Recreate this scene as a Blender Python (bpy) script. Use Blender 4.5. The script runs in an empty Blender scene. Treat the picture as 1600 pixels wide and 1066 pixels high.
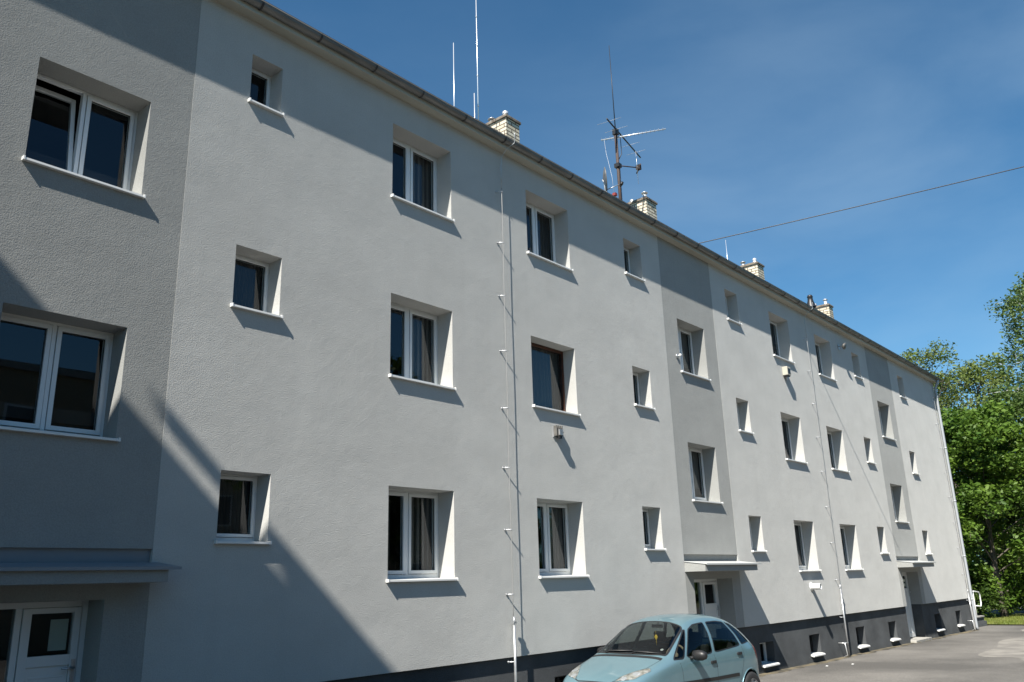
import bpy, bmesh, math, random
import numpy as np
from mathutils import Vector, Matrix
from mathutils.bvhtree import BVHTree
random.seed(7); rng = np.random.default_rng(7)
S = bpy.context.scene
COL = S.collection
PI = math.pi
# ------------------------------------------------------------------ camera
cam = bpy.data.cameras.new('camera'); co = bpy.data.objects.new('camera', cam); COL.objects.link(co)
cam.sensor_width = 36; cam.lens = 36 * 1299.47 / 1600; cam.clip_end = 3000; cam.clip_start = .05
YAW, PIT, ROL = 0.7111002863171924, 0.2826576410571105, -0.030177216919065476
F = Vector((math.cos(PIT)*math.cos(YAW), math.cos(PIT)*math.sin(YAW), math.sin(PIT)))
R0 = Vector((math.sin(YAW), -math.cos(YAW), 0)); U0 = R0.cross(F)
Rv = R0*math.cos(ROL) + U0*math.sin(ROL); Uv = Rv.cross(F)
co.matrix_world = Matrix(((Rv.x, Uv.x, -F.x, 0), (Rv.y, Uv.y, -F.y, -8.81718), (Rv.z, Uv.z, -F.z, 1.54588), (0, 0, 0, 1)))
S.camera = co
# ------------------------------------------------------------------ light
SUN = Vector((-3.6, -1.0, 4.1)).normalized()
sl = bpy.data.lights.new('sun', 'SUN'); sl.energy = 5.0; sl.angle = math.radians(.53); sl.color = (1, .95, .87)
so = bpy.data.objects.new('sun', sl); COL.objects.link(so); so.location = (-20, -10, 30)
so.rotation_euler = SUN.to_track_quat('Z', 'Y').to_euler()
w = bpy.data.worlds.new('World'); S.world = w; w.use_nodes = True
nt = w.node_tree; nt.nodes.clear(); N = nt.nodes.new; L = nt.links.new
out = N('ShaderNodeOutputWorld'); bg = N('ShaderNodeBackground'); sky = N('ShaderNodeTexSky')
sky.sky_type = 'NISHITA'; sky.sun_disc = False
sky.sun_elevation = math.asin(SUN.z); sky.sun_rotation = math.atan2(SUN.x, SUN.y)
sky.air_density = 1.0; sky.dust_density = .3; sky.ozone_density = 3.0; sky.altitude = 300
bg.inputs['Strength'].default_value = .053
tc = N('ShaderNodeTexCoord'); mp = N('ShaderNodeMapping'); mp.inputs['Scale'].default_value = (1.1, 1.6, 4.2)
mp.inputs['Rotation'].default_value = (.25, .35, .3)
nz = N('ShaderNodeTexNoise'); nz.inputs['Scale'].default_value = 1.7; nz.inputs['Detail'].default_value = 7; nz.inputs['Roughness'].default_value = .52
nz.inputs['Distortion'].default_value = .35
cr = N('ShaderNodeMapRange'); cr.inputs[1].default_value = .30; cr.inputs[2].default_value = .66; cr.inputs[3].default_value = 0; cr.inputs[4].default_value = .21
mx = N('ShaderNodeMix'); mx.data_type = 'RGBA'; mx.inputs[7].default_value = (5.2, 7.0, 8.6, 1)
L(tc.outputs['Generated'], mp.inputs[0]); L(mp.outputs[0], nz.inputs['Vector']); L(nz.outputs['Fac'], cr.inputs[0])
tn = N('ShaderNodeMix'); tn.data_type = 'RGBA'; tn.blend_type = 'MULTIPLY'; tn.inputs[0].default_value = 1; tn.inputs[7].default_value = (.60, 1.08, 1.22, 1); L(sky.outputs[0], tn.inputs[6])
vd = N('ShaderNodeVectorMath'); vd.operation = 'DOT_PRODUCT'; vd.inputs[1].default_value = (.927, .245, .284)   # the thin cloud bank stands in this part of the sky
L(tc.outputs['Generated'], vd.inputs[0]); vr = N('ShaderNodeMapRange'); vr.interpolation_type = 'SMOOTHSTEP'; vr.inputs[1].default_value = .87; vr.inputs[2].default_value = 1.0; vr.inputs[3].default_value = .22
L(vd.outputs['Value'], vr.inputs[0]); vm_ = N('ShaderNodeMath'); vm_.operation = 'MULTIPLY'; L(cr.outputs[0], vm_.inputs[0]); L(vr.outputs[0], vm_.inputs[1])
L(vm_.outputs[0], mx.inputs[0]); L(tn.outputs[2], mx.inputs[6]); L(mx.outputs[2], bg.inputs['Color']); L(bg.outputs[0], out.inputs[0])
S.view_settings.view_transform = 'Standard'; S.view_settings.look = 'None'; S.view_settings.exposure = 1.0; S.view_settings.gamma = 1
S.render.engine = 'CYCLES'
try:
    S.cycles.max_bounces = 8; S.cycles.transparent_max_bounces = 12; S.cycles.use_denoising = True
except Exception: pass

# ------------------------------------------------------------------ helpers
def tag(o, label=None, cat=None, group=None, kind=None):
    if label: o['label'] = label
    if cat: o['category'] = cat
    if group: o['group'] = group
    if kind: o['kind'] = kind
    return o
def empty(name, loc=(0, 0, 0), rz=0, **k):
    o = bpy.data.objects.new(name, None); COL.objects.link(o); o.location = loc; o.rotation_euler = (0, 0, rz)
    o.empty_display_size = .2
    return tag(o, **k)
class MB:
    def __init__(s): s.v = []; s.f = []; s.sm = []
    def quad(s, a, b, c, d, sm=False):
        n = len(s.v); s.v += [tuple(a), tuple(b), tuple(c), tuple(d)]; s.f.append((n, n+1, n+2, n+3)); s.sm.append(sm)
    def poly(s, P, sm=False):
        n = len(s.v); s.v += [tuple(p) for p in P]; s.f.append(tuple(range(n, n+len(P)))); s.sm.append(sm)
    def box(s, x0, x1, y0, y1, z0, z1, M=None):
        c = [Vector((x, y, z)) for z in (z0, z1) for y in (y0, y1) for x in (x0, x1)]
        if M: c = [M @ p for p in c]
        n = len(s.v); s.v += [tuple(p) for p in c]
        for q in ((0, 2, 3, 1), (4, 5, 7, 6), (0, 1, 5, 4), (2, 6, 7, 3), (0, 4, 6, 2), (1, 3, 7, 5)):
            s.f.append(tuple(n+i for i in q)); s.sm.append(False)
        return s
    def tube(s, P, r, n=10, cap=True, rr=None):
        P = [Vector(p) for p in P]; rad = rr if rr else [r]*len(P); base = len(s.v); up = None
        for i, p in enumerate(P):
            d = (P[min(i+1, len(P)-1)] - P[max(i-1, 0)]).normalized()
            if up is None: up = Vector((0, 0, 1)) if abs(d.z) < .9 else Vector((1, 0, 0))
            a = d.cross(up).normalized(); b = a.cross(d).normalized(); up = b
            for k in range(n):
                t = 2*PI*k/n; s.v.append(tuple(p + (a*math.cos(t) + b*math.sin(t))*rad[i]))
        for i in range(len(P)-1):
            for k in range(n):
                a = base+i*n+k; b = base+i*n+(k+1) % n
                s.f.append((a, b, b+n, a+n)); s.sm.append(True)
        if cap:
            s.f.append(tuple(base+k for k in range(n))[::-1]); s.sm.append(False)
            s.f.append(tuple(base+(len(P)-1)*n+k for k in range(n))); s.sm.append(False)
        return s
    def lathe(s, prof, n=24, M=None, closed=False):
        base = len(s.v); M = M or Matrix()
        for (r, z) in prof:
            for k in range(n):
                t = 2*PI*k/n; s.v.append(tuple(M @ Vector((r*math.cos(t), r*math.sin(t), z))))
        m = len(prof)
        for i in range(m-1 if not closed else m):
            j = (i+1) % m
            for k in range(n):
                s.f.append((base+i*n+k, base+i*n+(k+1) % n, base+j*n+(k+1) % n, base+j*n+k)); s.sm.append(True)
        return s
    def build(s, name, m, parent=None, smooth=None, fix=True, bevel=0):
        me = bpy.data.meshes.new(name); me.from_pydata(s.v, [], s.f)
        me.polygons.foreach_set('use_smooth', s.sm if smooth is None else [smooth]*len(s.f))
        if fix:
            bm = bmesh.new(); bm.from_mesh(me); bmesh.ops.remove_doubles(bm, verts=bm.verts, dist=1e-5)
            bmesh.ops.recalc_face_normals(bm, faces=bm.faces)
            if bevel: bmesh.ops.bevel(bm, geom=[e for e in bm.edges if len(e.link_faces) == 2 and e.calc_face_angle(0) > .6], offset=bevel, segments=2, profile=.5, affect='EDGES')
            bm.to_mesh(me); bm.free()
        me.materials.append(m); o = bpy.data.objects.new(name, me); COL.objects.link(o); o.parent = parent
        return o
def copy_tree(o, parent=None):
    c = o.copy(); COL.objects.link(c); c.parent = parent
    for ch in o.children: copy_tree(ch, c)
    return c

# ------------------------------------------------------------------ materials
def mat(name, col, rough=.6, metal=0, spec=.5, **k):
    m = bpy.data.materials.new(name); m.use_nodes = True; b = m.node_tree.nodes['Principled BSDF']
    b.inputs['Base Color'].default_value = (*col, 1); b.inputs['Roughness'].default_value = rough
    b.inputs['Metallic'].default_value = metal; b.inputs['Specular IOR Level'].default_value = spec
    for a, v in k.items(): b.inputs[a.replace('_', ' ')].default_value = v
    return m
def noisy(m, c1, c2, scale=4, detail=6, lo=.35, hi=.65, rough=.5, map_=(1, 1, 1), extra=None):
    nt = m.node_tree; N = nt.nodes.new; L = nt.links.new; b = nt.nodes['Principled BSDF']
    tc = N('ShaderNodeTexCoord'); mp = N('ShaderNodeMapping'); mp.inputs['Scale'].default_value = map_
    n = N('ShaderNodeTexNoise'); n.inputs['Scale'].default_value = scale; n.inputs['Detail'].default_value = detail; n.inputs['Roughness'].default_value = rough
    r = N('ShaderNodeMapRange'); r.inputs[1].default_value = lo; r.inputs[2].default_value = hi
    x = N('ShaderNodeMix'); x.data_type = 'RGBA'; x.inputs[6].default_value = (*c1, 1); x.inputs[7].default_value = (*c2, 1)
    L(tc.outputs['Object'], mp.inputs[0]); L(mp.outputs[0], n.inputs['Vector']); L(n.outputs['Fac'], r.inputs[0]); L(r.outputs[0], x.inputs[0]); L(x.outputs[2], b.inputs['Base Color'])
    return x, mp
def bump(m, scales, coord='Object'):
    nt = m.node_tree; N = nt.nodes.new; L = nt.links.new; b = nt.nodes['Principled BSDF']; tc = N('ShaderNodeTexCoord'); prev = None
    for (sc, dist, st, det) in scales:
        n = N('ShaderNodeTexNoise'); n.inputs['Scale'].default_value = sc; n.inputs['Detail'].default_value = det; n.inputs['Roughness'].default_value = .6
        bp = N('ShaderNodeBump'); bp.inputs['Distance'].default_value = dist; bp.inputs['Strength'].default_value = st
        L(tc.outputs[coord], n.inputs['Vector']); L(n.outputs['Fac'], bp.inputs['Height'])
        if prev: L(prev.outputs[0], bp.inputs['Normal'])
        prev = bp
    L(prev.outputs[0], b.inputs['Normal'])
def plaster(name, c, v=.06, g=.008):
    m = mat(name, c, .95, spec=.15, Diffuse_Roughness=.6)
    x, mp = noisy(m, tuple(a*(1-v) for a in c), tuple(a*(1+v) for a in c), .9, 9, .3, .7, .62, (1, 1, 1.5))
    nt = m.node_tree; N = nt.nodes.new; L = nt.links.new; b = nt.nodes['Principled BSDF']
    # fine grain speckle, and faint vertical run-off marks
    tc = N('ShaderNodeTexCoord'); n = N('ShaderNodeTexNoise'); n.inputs['Scale'].default_value = 70; n.inputs['Detail'].default_value = 3
    r = N('ShaderNodeMapRange'); r.inputs[1].default_value = .3; r.inputs[2].default_value = .7; r.inputs[3].default_value = .9; r.inputs[4].default_value = 1.08
    m2 = N('ShaderNodeMix'); m2.data_type = 'RGBA'; m2.blend_type = 'MULTIPLY'; m2.inputs[0].default_value = 1
    cb = N('ShaderNodeCombineColor')
    L(tc.outputs['Object'], n.inputs['Vector']); L(n.outputs['Fac'], r.inputs[0])
    for i in range(3): L(r.outputs[0], cb.inputs[i])
    mp2 = N('ShaderNodeMapping'); mp2.inputs['Scale'].default_value = (3.2, 1, .22); n3 = N('ShaderNodeTexNoise'); n3.inputs['Scale'].default_value = 1.4; n3.inputs['Detail'].default_value = 5
    r3 = N('ShaderNodeMapRange'); r3.inputs[1].default_value = .5; r3.inputs[2].default_value = .8; r3.inputs[3].default_value = 1; r3.inputs[4].default_value = .965
    cb3 = N('ShaderNodeCombineColor'); m3 = N('ShaderNodeMix'); m3.data_type = 'RGBA'; m3.blend_type = 'MULTIPLY'; m3.inputs[0].default_value = 1
    L(tc.outputs['Object'], mp2.inputs[0]); L(mp2.outputs[0], n3.inputs['Vector']); L(n3.outputs['Fac'], r3.inputs[0])
    for i in range(3): L(r3.outputs[0], cb3.inputs[i])
    L(x.outputs[2], m2.inputs[6]); L(cb.outputs[0], m2.inputs[7]); L(m2.outputs[2], m3.inputs[6]); L(cb3.outputs[0], m3.inputs[7]); L(m3.outputs[2], b.inputs['Base Color'])
    bump(m, [(1.3, .04, .25, 4), (9, .010, .2, 4), (72, g, .58, 3)])
    return m
M = {}
M['light'] = plaster('pale_grey_plaster', (.485, .485, .465))
M['dark'] = plaster('mid_grey_plaster', (.325, .33, .318))
M['char'] = plaster('charcoal_plaster', (.078, .083, .087), .28, .016)
M['pvc'] = mat('white_pvc', (.68, .70, .70), .35)
M['sill'] = mat('white_sill_metal', (.74, .74, .72), .35)
M['brown'] = mat('brown_wood', (.06, .022, .012), .45); noisy(M['brown'], (.05, .018, .01), (.10, .035, .016), 6, 5, map_=(1, 1, 12))
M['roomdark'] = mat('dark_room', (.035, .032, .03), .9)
M['gutter'] = mat('weathered_zinc', (.16, .155, .145), .5, .35); noisy(M['gutter'], (.13, .125, .115), (.21, .20, .185), 3, 6, map_=(.5, 3, 3))
M['gutterdark'] = mat('dark_gutter_strap', (.045, .042, .04), .6, .2)
M['soffit'] = mat('beige_soffit_board', (.42, .40, .33), .8); noisy(M['soffit'], (.38, .36, .295), (.45, .43, .36), 2, 6, map_=(.3, 2, 1))
M['roof'] = mat('dark_roof_sheet', (.06, .055, .055), .55)
M['galv'] = mat('galvanised_steel', (.50, .51, .52), .38, .7); noisy(M['galv'], (.42, .43, .44), (.58, .59, .60), 9, 5)
M['alu'] = mat('bright_aluminium', (.75, .76, .77), .35, .6)
M['pipe'] = mat('grey_pipe_paint', (.36, .38, .40), .45, .2)
M['rust'] = mat('rusty_steel', (.10, .06, .045), .75, .3); noisy(M['rust'], (.09, .05, .036), (.05, .047, .047), 20, 5)
M['black'] = mat('black_plastic', (.018, .018, .019), .45)
M['concrete'] = mat('concrete', (.34, .33, .30), .9); noisy(M['concrete'], (.28, .27, .245), (.40, .385, .35), 5, 8); bump(M['concrete'], [(40, .006, .6, 5)])
M['capstone'] = mat('dark_weathered_concrete', (.14, .115, .09), .9); noisy(M['capstone'], (.09, .07, .055), (.22, .19, .15), 7, 6)
M['wire'] = mat('dull_wire', (.30, .30, .29), .6, .3)
M['canopytop'] = mat('painted_sheet_cover', (.55, .56, .55), .4, .1)
M['skyflash'] = mat('sky_tinted_flashing', (.22, .25, .28), .45, .2)  # sheet metal with the blue of reflected sky put into its colour
M['paper'] = mat('paper_notice', (.70, .78, .70), .8)
M['notice'] = mat('dark_notice_board', (.03, .03, .035), .4)
M['whitepaint'] = mat('white_railing_paint', (.82, .82, .80), .4)
M['red'] = mat('red_plastic', (.22, .03, .025), .6)
M['bark'] = mat('bark', (.10, .08, .06), .9); noisy(M['bark'], (.06, .05, .04), (.14, .12, .095), 7, 7, map_=(3, 3, .6)); bump(M['bark'], [(14, .03, .8, 5)])
M['birchbark'] = mat('birch_bark', (.6, .58, .54), .8); noisy(M['birchbark'], (.62, .60, .56), (.06, .055, .05), 3.2, 7, .56, .66, .6, (1, 1, 5))

def brick():
    m = mat('cream_brick', (.6, .55, .42), .85); nt = m.node_tree; N = nt.nodes.new; L = nt.links.new; b = nt.nodes['Principled BSDF']
    tc = N('ShaderNodeTexCoord'); sp = N('ShaderNodeSeparateXYZ'); ad = N('ShaderNodeMath'); ad.operation = 'ADD'; cb = N('ShaderNodeCombineXYZ'); br = N('ShaderNodeTexBrick')
    L(tc.outputs['Object'], sp.inputs[0]); L(sp.outputs['X'], ad.inputs[0]); L(sp.outputs['Y'], ad.inputs[1]); L(ad.outputs[0], cb.inputs['X']); L(sp.outputs['Z'], cb.inputs['Y']); L(cb.outputs[0], br.inputs['Vector'])
    br.inputs['Scale'].default_value = 1; br.inputs['Brick Width'].default_value = .30; br.inputs['Row Height'].default_value = .10; br.inputs['Mortar Size'].default_value = .015
    br.inputs['Color1'].default_value = (.50, .44, .32, 1); br.inputs['Color2'].default_value = (.62, .57, .45, 1); br.inputs['Mortar'].default_value = (.13, .10, .075, 1); br.inputs['Bias'].default_value = .1
    L(br.outputs['Color'], b.inputs['Base Color']); bp = N('ShaderNodeBump'); bp.inputs['Distance'].default_value = .01; bp.invert = True; L(br.outputs['Fac'], bp.inputs['Height']); L(bp.outputs[0], b.inputs['Normal'])
    return m
M['brick'] = brick()
def thin_glass(name, tint=(.9, .93, .92), extra=0.0, ior=1.6, tr=None):
    m = bpy.data.materials.new(name); m.use_nodes = True; nt = m.node_tree; nt.nodes.clear(); N = nt.nodes.new; L = nt.links.new
    o = N('ShaderNodeOutputMaterial'); g = N('ShaderNodeBsdfGlossy'); g.inputs['Roughness'].default_value = .01; g.inputs['Color'].default_value = (.92, .95, 1, 1)
    t = N('ShaderNodeBsdfTransparent'); t.inputs['Color'].default_value = (*(tr or tint), 1); x = N('ShaderNodeMixShader'); fr = N('ShaderNodeFresnel'); fr.inputs['IOR'].default_value = 1.6
    ge = N('ShaderNodeNewGeometry'); mr = N('ShaderNodeMapRange'); mr.inputs[3].default_value = ior; mr.inputs[4].default_value = 1/ior; L(ge.outputs['Backfacing'], mr.inputs[0]); L(mr.outputs[0], fr.inputs['IOR'])
    ad = N('ShaderNodeMath'); ad.operation = 'ADD'; ad.inputs[1].default_value = extra
    tc = N('ShaderNodeTexCoord'); n = N('ShaderNodeTexNoise'); n.inputs['Scale'].default_value = 1.3; bp = N('ShaderNodeBump'); bp.inputs['Distance'].default_value = .002; bp.inputs['Strength'].default_value = .3
    L(tc.outputs['Object'], n.inputs['Vector']); L(n.outputs['Fac'], bp.inputs['Height']); L(bp.outputs[0], g.inputs['Normal'])
    L(fr.outputs[0], ad.inputs[0]); L(ad.outputs[0], x.inputs[0]); L(t.outputs[0], x.inputs[1]); L(g.outputs[0], x.inputs[2]); L(x.outputs[0], o.inputs[0])
    return m
M['glass'] = thin_glass('window_glass', (.62, .66, .66))
M['carglass'] = thin_glass('tinted_car_glass', (.50, .54, .53), .01)
M['cardark'] = thin_glass('dark_side_glass', (.40, .45, .43), .0, 1.33)
M['lens'] = thin_glass('lamp_lens', (.85, .86, .86), .06)
def curtain_mat(name, c):
    m = mat(name, c, .9); noisy(m, tuple(a*.85 for a in c), c, 8, 4, map_=(4, 1, .3)); return m
M['curtain'] = curtain_mat('grey_sheer_curtain', (.21, .195, .18)); M['curtaindark'] = curtain_mat('dark_blind', (.05, .047, .043)); M['screen'] = mat('grey_insect_screen', (.085, .09, .088), .9); M['curtainwhite'] = curtain_mat('white_net_curtain', (.5, .49, .46))

# ------------------------------------------------------------------ ground
def zg(x): return -.41 - .0075*max(-20., min(x, 45.))
def sheet(name, xs, ys, dz, m, hole=None):
    mb = MB()
    for i in range(len(xs)-1):
        for j in range(len(ys)-1):
            a, b, c, d = xs[i], xs[i+1], ys[j], ys[j+1]
            mb.quad((a, c, zg(a)+dz), (b, c, zg(b)+dz), (b, d, zg(b)+dz), (a, d, zg(a)+dz))
    return mb.build(name, m)
gm = mat('soil_and_short_grass', (.07, .09, .03), .95); noisy(gm, (.055, .085, .02), (.13, .115, .06), .8, 8); bump(gm, [(6, .08, .8, 6)])
tag(sheet('ground', [-900, -20, 0, 45, 120, 900], [-900, -30, 0, 20, 900], -.02, gm), kind='structure')
am = mat('asphalt', (.09, .085, .08), .9); x_, _ = noisy(am, (.085, .08, .073), (.165, .155, .14), .22, 9, .42, .62, .6)
nt_ = am.node_tree; n_ = nt_.nodes.new('ShaderNodeTexNoise'); n_.inputs['Scale'].default_value = 30; n_.inputs['Detail'].default_value = 6
tc_ = nt_.nodes.new('ShaderNodeTexCoord'); r_ = nt_.nodes.new('ShaderNodeMapRange'); r_.inputs[1].default_value = .3; r_.inputs[2].default_value = .7; r_.inputs[3].default_value = .75; r_.inputs[4].default_value = 1.25
c_ = nt_.nodes.new('ShaderNodeCombineColor'); m_ = nt_.nodes.new('ShaderNodeMix'); m_.data_type = 'RGBA'; m_.blend_type = 'MULTIPLY'; m_.inputs[0].default_value = 1
nt_.links.new(tc_.outputs['Object'], n_.inputs['Vector']); nt_.links.new(n_.outputs['Fac'], r_.inputs[0])
for i in range(3): nt_.links.new(r_.outputs[0], c_.inputs[i])
nt_.links.new(x_.outputs[2], m_.inputs[6]); nt_.links.new(c_.outputs[0], m_.inputs[7]); nt_.links.new(m_.outputs[2], nt_.nodes['Principled BSDF'].inputs['Base Color'])
bump(am, [(90, .006, .8, 4), (2, .03, .4, 4)])
tag(sheet('road', [-60, -20, 0, 20, 40.2], [-24, -2.4, .3], 0, am), kind='structure')
tag(sheet('road', [40.2, 45, 60], [-24, -2.4], 0.0, am), kind='structure')
pm = mat('worn_path_asphalt', (.17, .165, .16), .9); noisy(pm, (.14, .135, .13), (.21, .20, .19), .6, 8); bump(pm, [(60, .006, .7, 4)])
tag(sheet('path', [49.5, 56], [-2.4, 14], 0.004, pm), kind='structure')
# worn lighter repairs in the asphalt, each an irregular patch 4 mm up
def patch(name, cx, cy, rx, ry, m, seed, kindlabel=None):
    r = random.Random(seed); P = []; ph = [r.uniform(0, 6.28) for _ in range(6)]
    for k in range(90):
        t = 2*PI*k/90; q = 1 + sum(.09/(j+1)**.7*math.sin((2+j*2)*t+ph[j]) for j in range(6)); x = cx + rx*q*math.cos(t); y = cy + ry*q*math.sin(t); P.append((x, min(y, -.06), zg(x)+.004))
    mb = MB(); c = (cx, cy, zg(cx)+.004)
    for k in range(90): mb.poly([c, P[k], P[(k+1) % 90]])
    return tag(mb.build(name, m), kind='structure')
lm = mat('light_worn_asphalt', (.2, .19, .17), .95); noisy(lm, (.16, .15, .135), (.24, .225, .20), 1.5, 9, .4, .6); bump(lm, [(70, .006, .8, 4)])
patch('road_patch', 31, -4.6, 7.5, 2.6, lm, 1); patch('road_patch', 37.5, -1.9, 1.6, .45, lm, 4)
em = mat('grit_along_wall', (.10, .085, .055), .95); noisy(em, (.045, .042, .035), (.17, .14, .085), 3.5, 9, .4, .62); bump(em, [(50, .01, .9, 4)])
mb = MB(); rr_ = random.Random(5); xs_ = np.arange(-9, 36.9, .35); yy_ = [-.10-.13*rr_.random() for _ in xs_]
for i in range(len(xs_)-1):
    a, b = xs_[i], xs_[i+1]; mb.quad((a, yy_[i], zg(a)+.004), (b, yy_[i+1], zg(b)+.004), (b, .06, zg(b)+.010), (a, .06, zg(a)+.010))
tag(mb.build('dirt_strip', em), kind='structure')
dm = mat('dusty_edge', (.33, .28, .21), .95); noisy(dm, (.25, .22, .16), (.38, .33, .25), 2.5, 8)
tag(sheet('dirt_strip', [39.3, 40.6, 42.5, 44.2], [-2.7, -1.7], .006, dm), kind='structure')

# ------------------------------------------------------------------ apartment building
B = empty('apartment_building', (0, 0, 0), label='long three-storey grey rendered apartment block with a charcoal plinth, filling most of the photo', cat='apartment building')
X0, X1 = -9.0, 36.75; ZP, ZT = .47, 9.04
BAYS = [(2.03, 4.32), (15.35, 17.72), (28.66, 31.03)]
bays_all = BAYS
big = [(-1.75, .0), (8.185, 0), (11.37, 0), (21.63, 0), (24.77, 0)]; small = [1.04, 5.37, 14.26, 18.79, 27.58, 32.23]; stair = [3.2, 16.54, 29.8]
HB, WB = 1.252, 1.26; HM, WM = .806, .66; HS, WS = 1.235, 1.23
D = .35
holes = []   # (x0,x1,z0,z1,type,key)
for c, _ in big:
    for i in range(3): holes.append((c-WB/2, c+WB/2, 1.62+2.8*i, 1.62+2.8*i+HB, 'big', (round(c), i)))
for c in small:
    for i in range(3):
        if abs(c-5.37) < .1 and i == 2: holes.append((5.09, 5.56, 7.735, 8.455, 'tiny', (5, 2)))
        else: holes.append((c-WM/2, c+WM/2, 2.083+2.8*i, 2.083+2.8*i+HM, 'small', (round(c), i)))
for c in stair:
    for i in range(2): holes.append((c-WS/2, c+WS/2, 3.107+2.8*i, 3.107+2.8*i+HS, 'stair', (round(c), i)))
DEP = {'big': .33, 'stair': .33, 'small': .285, 'tiny': .285}
def DT(h): return .27 if h[5] == (11, 1) else DEP[h[4]]
def panel(mb, xa, xb, za, zb, hs, y, bk0, floor=True):
    xs = sorted({xa, xb} | {h[0] for h in hs} | {h[1] for h in hs}); zs = sorted({za, zb} | {h[2] for h in hs} | {h[3] for h in hs})
    for i in range(len(xs)-1):
        for j in range(len(zs)-1):
            cx, cz = (xs[i]+xs[i+1])/2, (zs[j]+zs[j+1])/2
            if any(h[0] < cx < h[1] and h[2] < cz < h[3] for h in hs): continue
            mb.quad((xs[i], y, zs[j]), (xs[i+1], y, zs[j]), (xs[i+1], y, zs[j+1]), (xs[i], y, zs[j+1]))
    for h in hs:
        a, b, c, d = h[:4]; back = bk0 if len(h) < 5 else DT(h)+.07
        mb.quad((a, y, c), (a, back, c), (a, back, d), (a, y, d)); mb.quad((b, y, c), (b, back, c), (b, back, d), (b, y, d))
        if floor: mb.quad((a, y, c), (b, y, c), (b, back, c), (a, back, c))
        mb.quad((a, y, d), (b, y, d), (b, back, d), (a, back, d))
wall = MB(); prev = X0
segs = []
for a, b in BAYS + [(X1, None)]:
    segs.append((prev, a)); prev = b
for a, b in segs:
    hs = [h for h in holes if a < (h[0]+h[1])/2 < b]
    panel(wall, a, b, ZP, ZT, hs, 0, D+.07)
    for x in (a, b):
        wall.quad((x, 0, ZP), (x, .06, ZP), (x, .06, ZT), (x, 0, ZT))
    wall.quad((a, 0, ZP), (b, 0, ZP), (b, .10, ZP), (a, .10, ZP))
# gables, back
wall.quad((X1, 0, -1), (X1, 10, -1), (X1, 10, ZT), (X1, 0, ZT)); wall.quad((X0, 0, -1), (X0, 10, -1), (X0, 10, ZT), (X0, 0, ZT))
wall.poly([(X1, 0, ZT), (X1, 10, ZT), (X1, 5, ZT+2.7)]); wall.poly([(X0, 0, ZT), (X0, 10, ZT), (X0, 5, ZT+2.7)])
wall.quad((X0, 10, -1), (X1, 10, -1), (X1, 10, ZT), (X0, 10, ZT))
W = wall.build('wall', M['light'], B, fix=False)
# stairwell strips
OPEN = [(2.38, 3.87), (15.68, 17.34), (29.0, 30.66)]; ZD = 1.5
YB = .003
for k, (a, b) in enumerate(BAYS):
    mb = MB(); hs = [h for h in holes if h[4] == 'stair' and a < (h[0]+h[1])/2 < b]
    panel(mb, a, b, 2.0, ZT, hs, YB, D+.07)
    mb.quad((a, YB, 2.0), (b, YB, 2.0), (b, .09, 2.0), (a, .09, 2.0))
    # entrance surround below the canopy
    oa, ob = OPEN[k]; zb = ZP; dz = zg(oa)-.05
    panel(mb, a, b, zb, 1.66, [(oa, ob, zb, ZD)], YB, .39, False)
    o = mb.build('stairwell_wall', M['dark'], B, fix=False); o['label'] = 'darker grey vertical wall strip over an entrance'
    fl = MB().quad((a, .085, 1.80), (b, .085, 1.80), (b, .085, 2.0), (a, .085, 2.0)) if False else MB()
    fl.box(a+.002, b-.002, .05, .09, 1.80, 1.999); fl.build('flashing', M['dark'] if k else M['skyflash'], B)
# plinth
YP = .055
cents = [(18.82, .72), (21.55, .66), (24.78, .68), (27.5, .68), (32.3, .70), (34.93, .68), (14.2, .68), (11.42, .66), (8.3, .66), (5.6, .66)]
bz0, bz1 = -.39, .085
def bsill(x): return bz0 - (.04 if x > 24 else 0)
prev = X0
for k in range(4):
    a = prev; b = OPEN[k][0] if k < 3 else X1
    hs = [(c-w_/2, c+w_/2, bsill(c), bz1) for c, w_ in cents if a < c < b]
    PL = MB()
    if k: PL.quad((a, YP, -1), (a, .42, -1), (a, .42, ZP), (a, YP, ZP))
    panel(PL, a, b, -1.0, ZP+.01, hs, YP, YP+.26)
    if k < 3:
        PL.quad((b, YP, -1), (b, .42, -1), (b, .42, ZP), (b, YP, ZP)); prev = OPEN[k][1]
    PL.build('plinth', M['char'], B, fix=False)
# basement windows
for c, w_ in cents:
    z0 = bsill(c); mb = MB(); a, b = c-w_/2, c+w_/2; y = YP+.2
    for q in ((a, a+.05, z0, bz1), (b-.05, b, z0, bz1), (a+.05, b-.05, z0, z0+.05), (a+.05, b-.05, bz1-.05, bz1), (c-.02, c+.02, z0+.05, bz1-.05)): mb.box(q[0], q[1], y, y+.05, q[2], q[3])
    f = mb.build('basement_window', M['pvc'] if c in (18.82,) else M['black'], B)
    g = MB(); g.quad((a, y+.03, z0), (b, y+.03, z0), (b, y+.03, bz1), (a, y+.03, bz1)); g.build('pane', M['glass'], f)
    s = MB(); P = [(.2, .03), (0, .025), (-.07, .010), (-.09, -.004), (-.09, -.03), (-.07, -.035), (0, -.012), (.2, -.01)]
    for i in range(len(P)):
        p, q = P[i], P[(i+1) % len(P)]
        s.quad((a-.02, YP+p[0]-.0, z0+p[1]), (b+.02, YP+p[0], z0+p[1]), (b+.02, YP+q[0], z0+q[1]), (a-.02, YP+q[0], z0+q[1]), sm=False)
    s.poly([(a-.02, YP+p[0], z0+p[1]) for p in P]); s.poly([(b+.02, YP+p[0], z0+p[1]) for p in P])
    s.build('sill', M['sill'], f)
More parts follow.
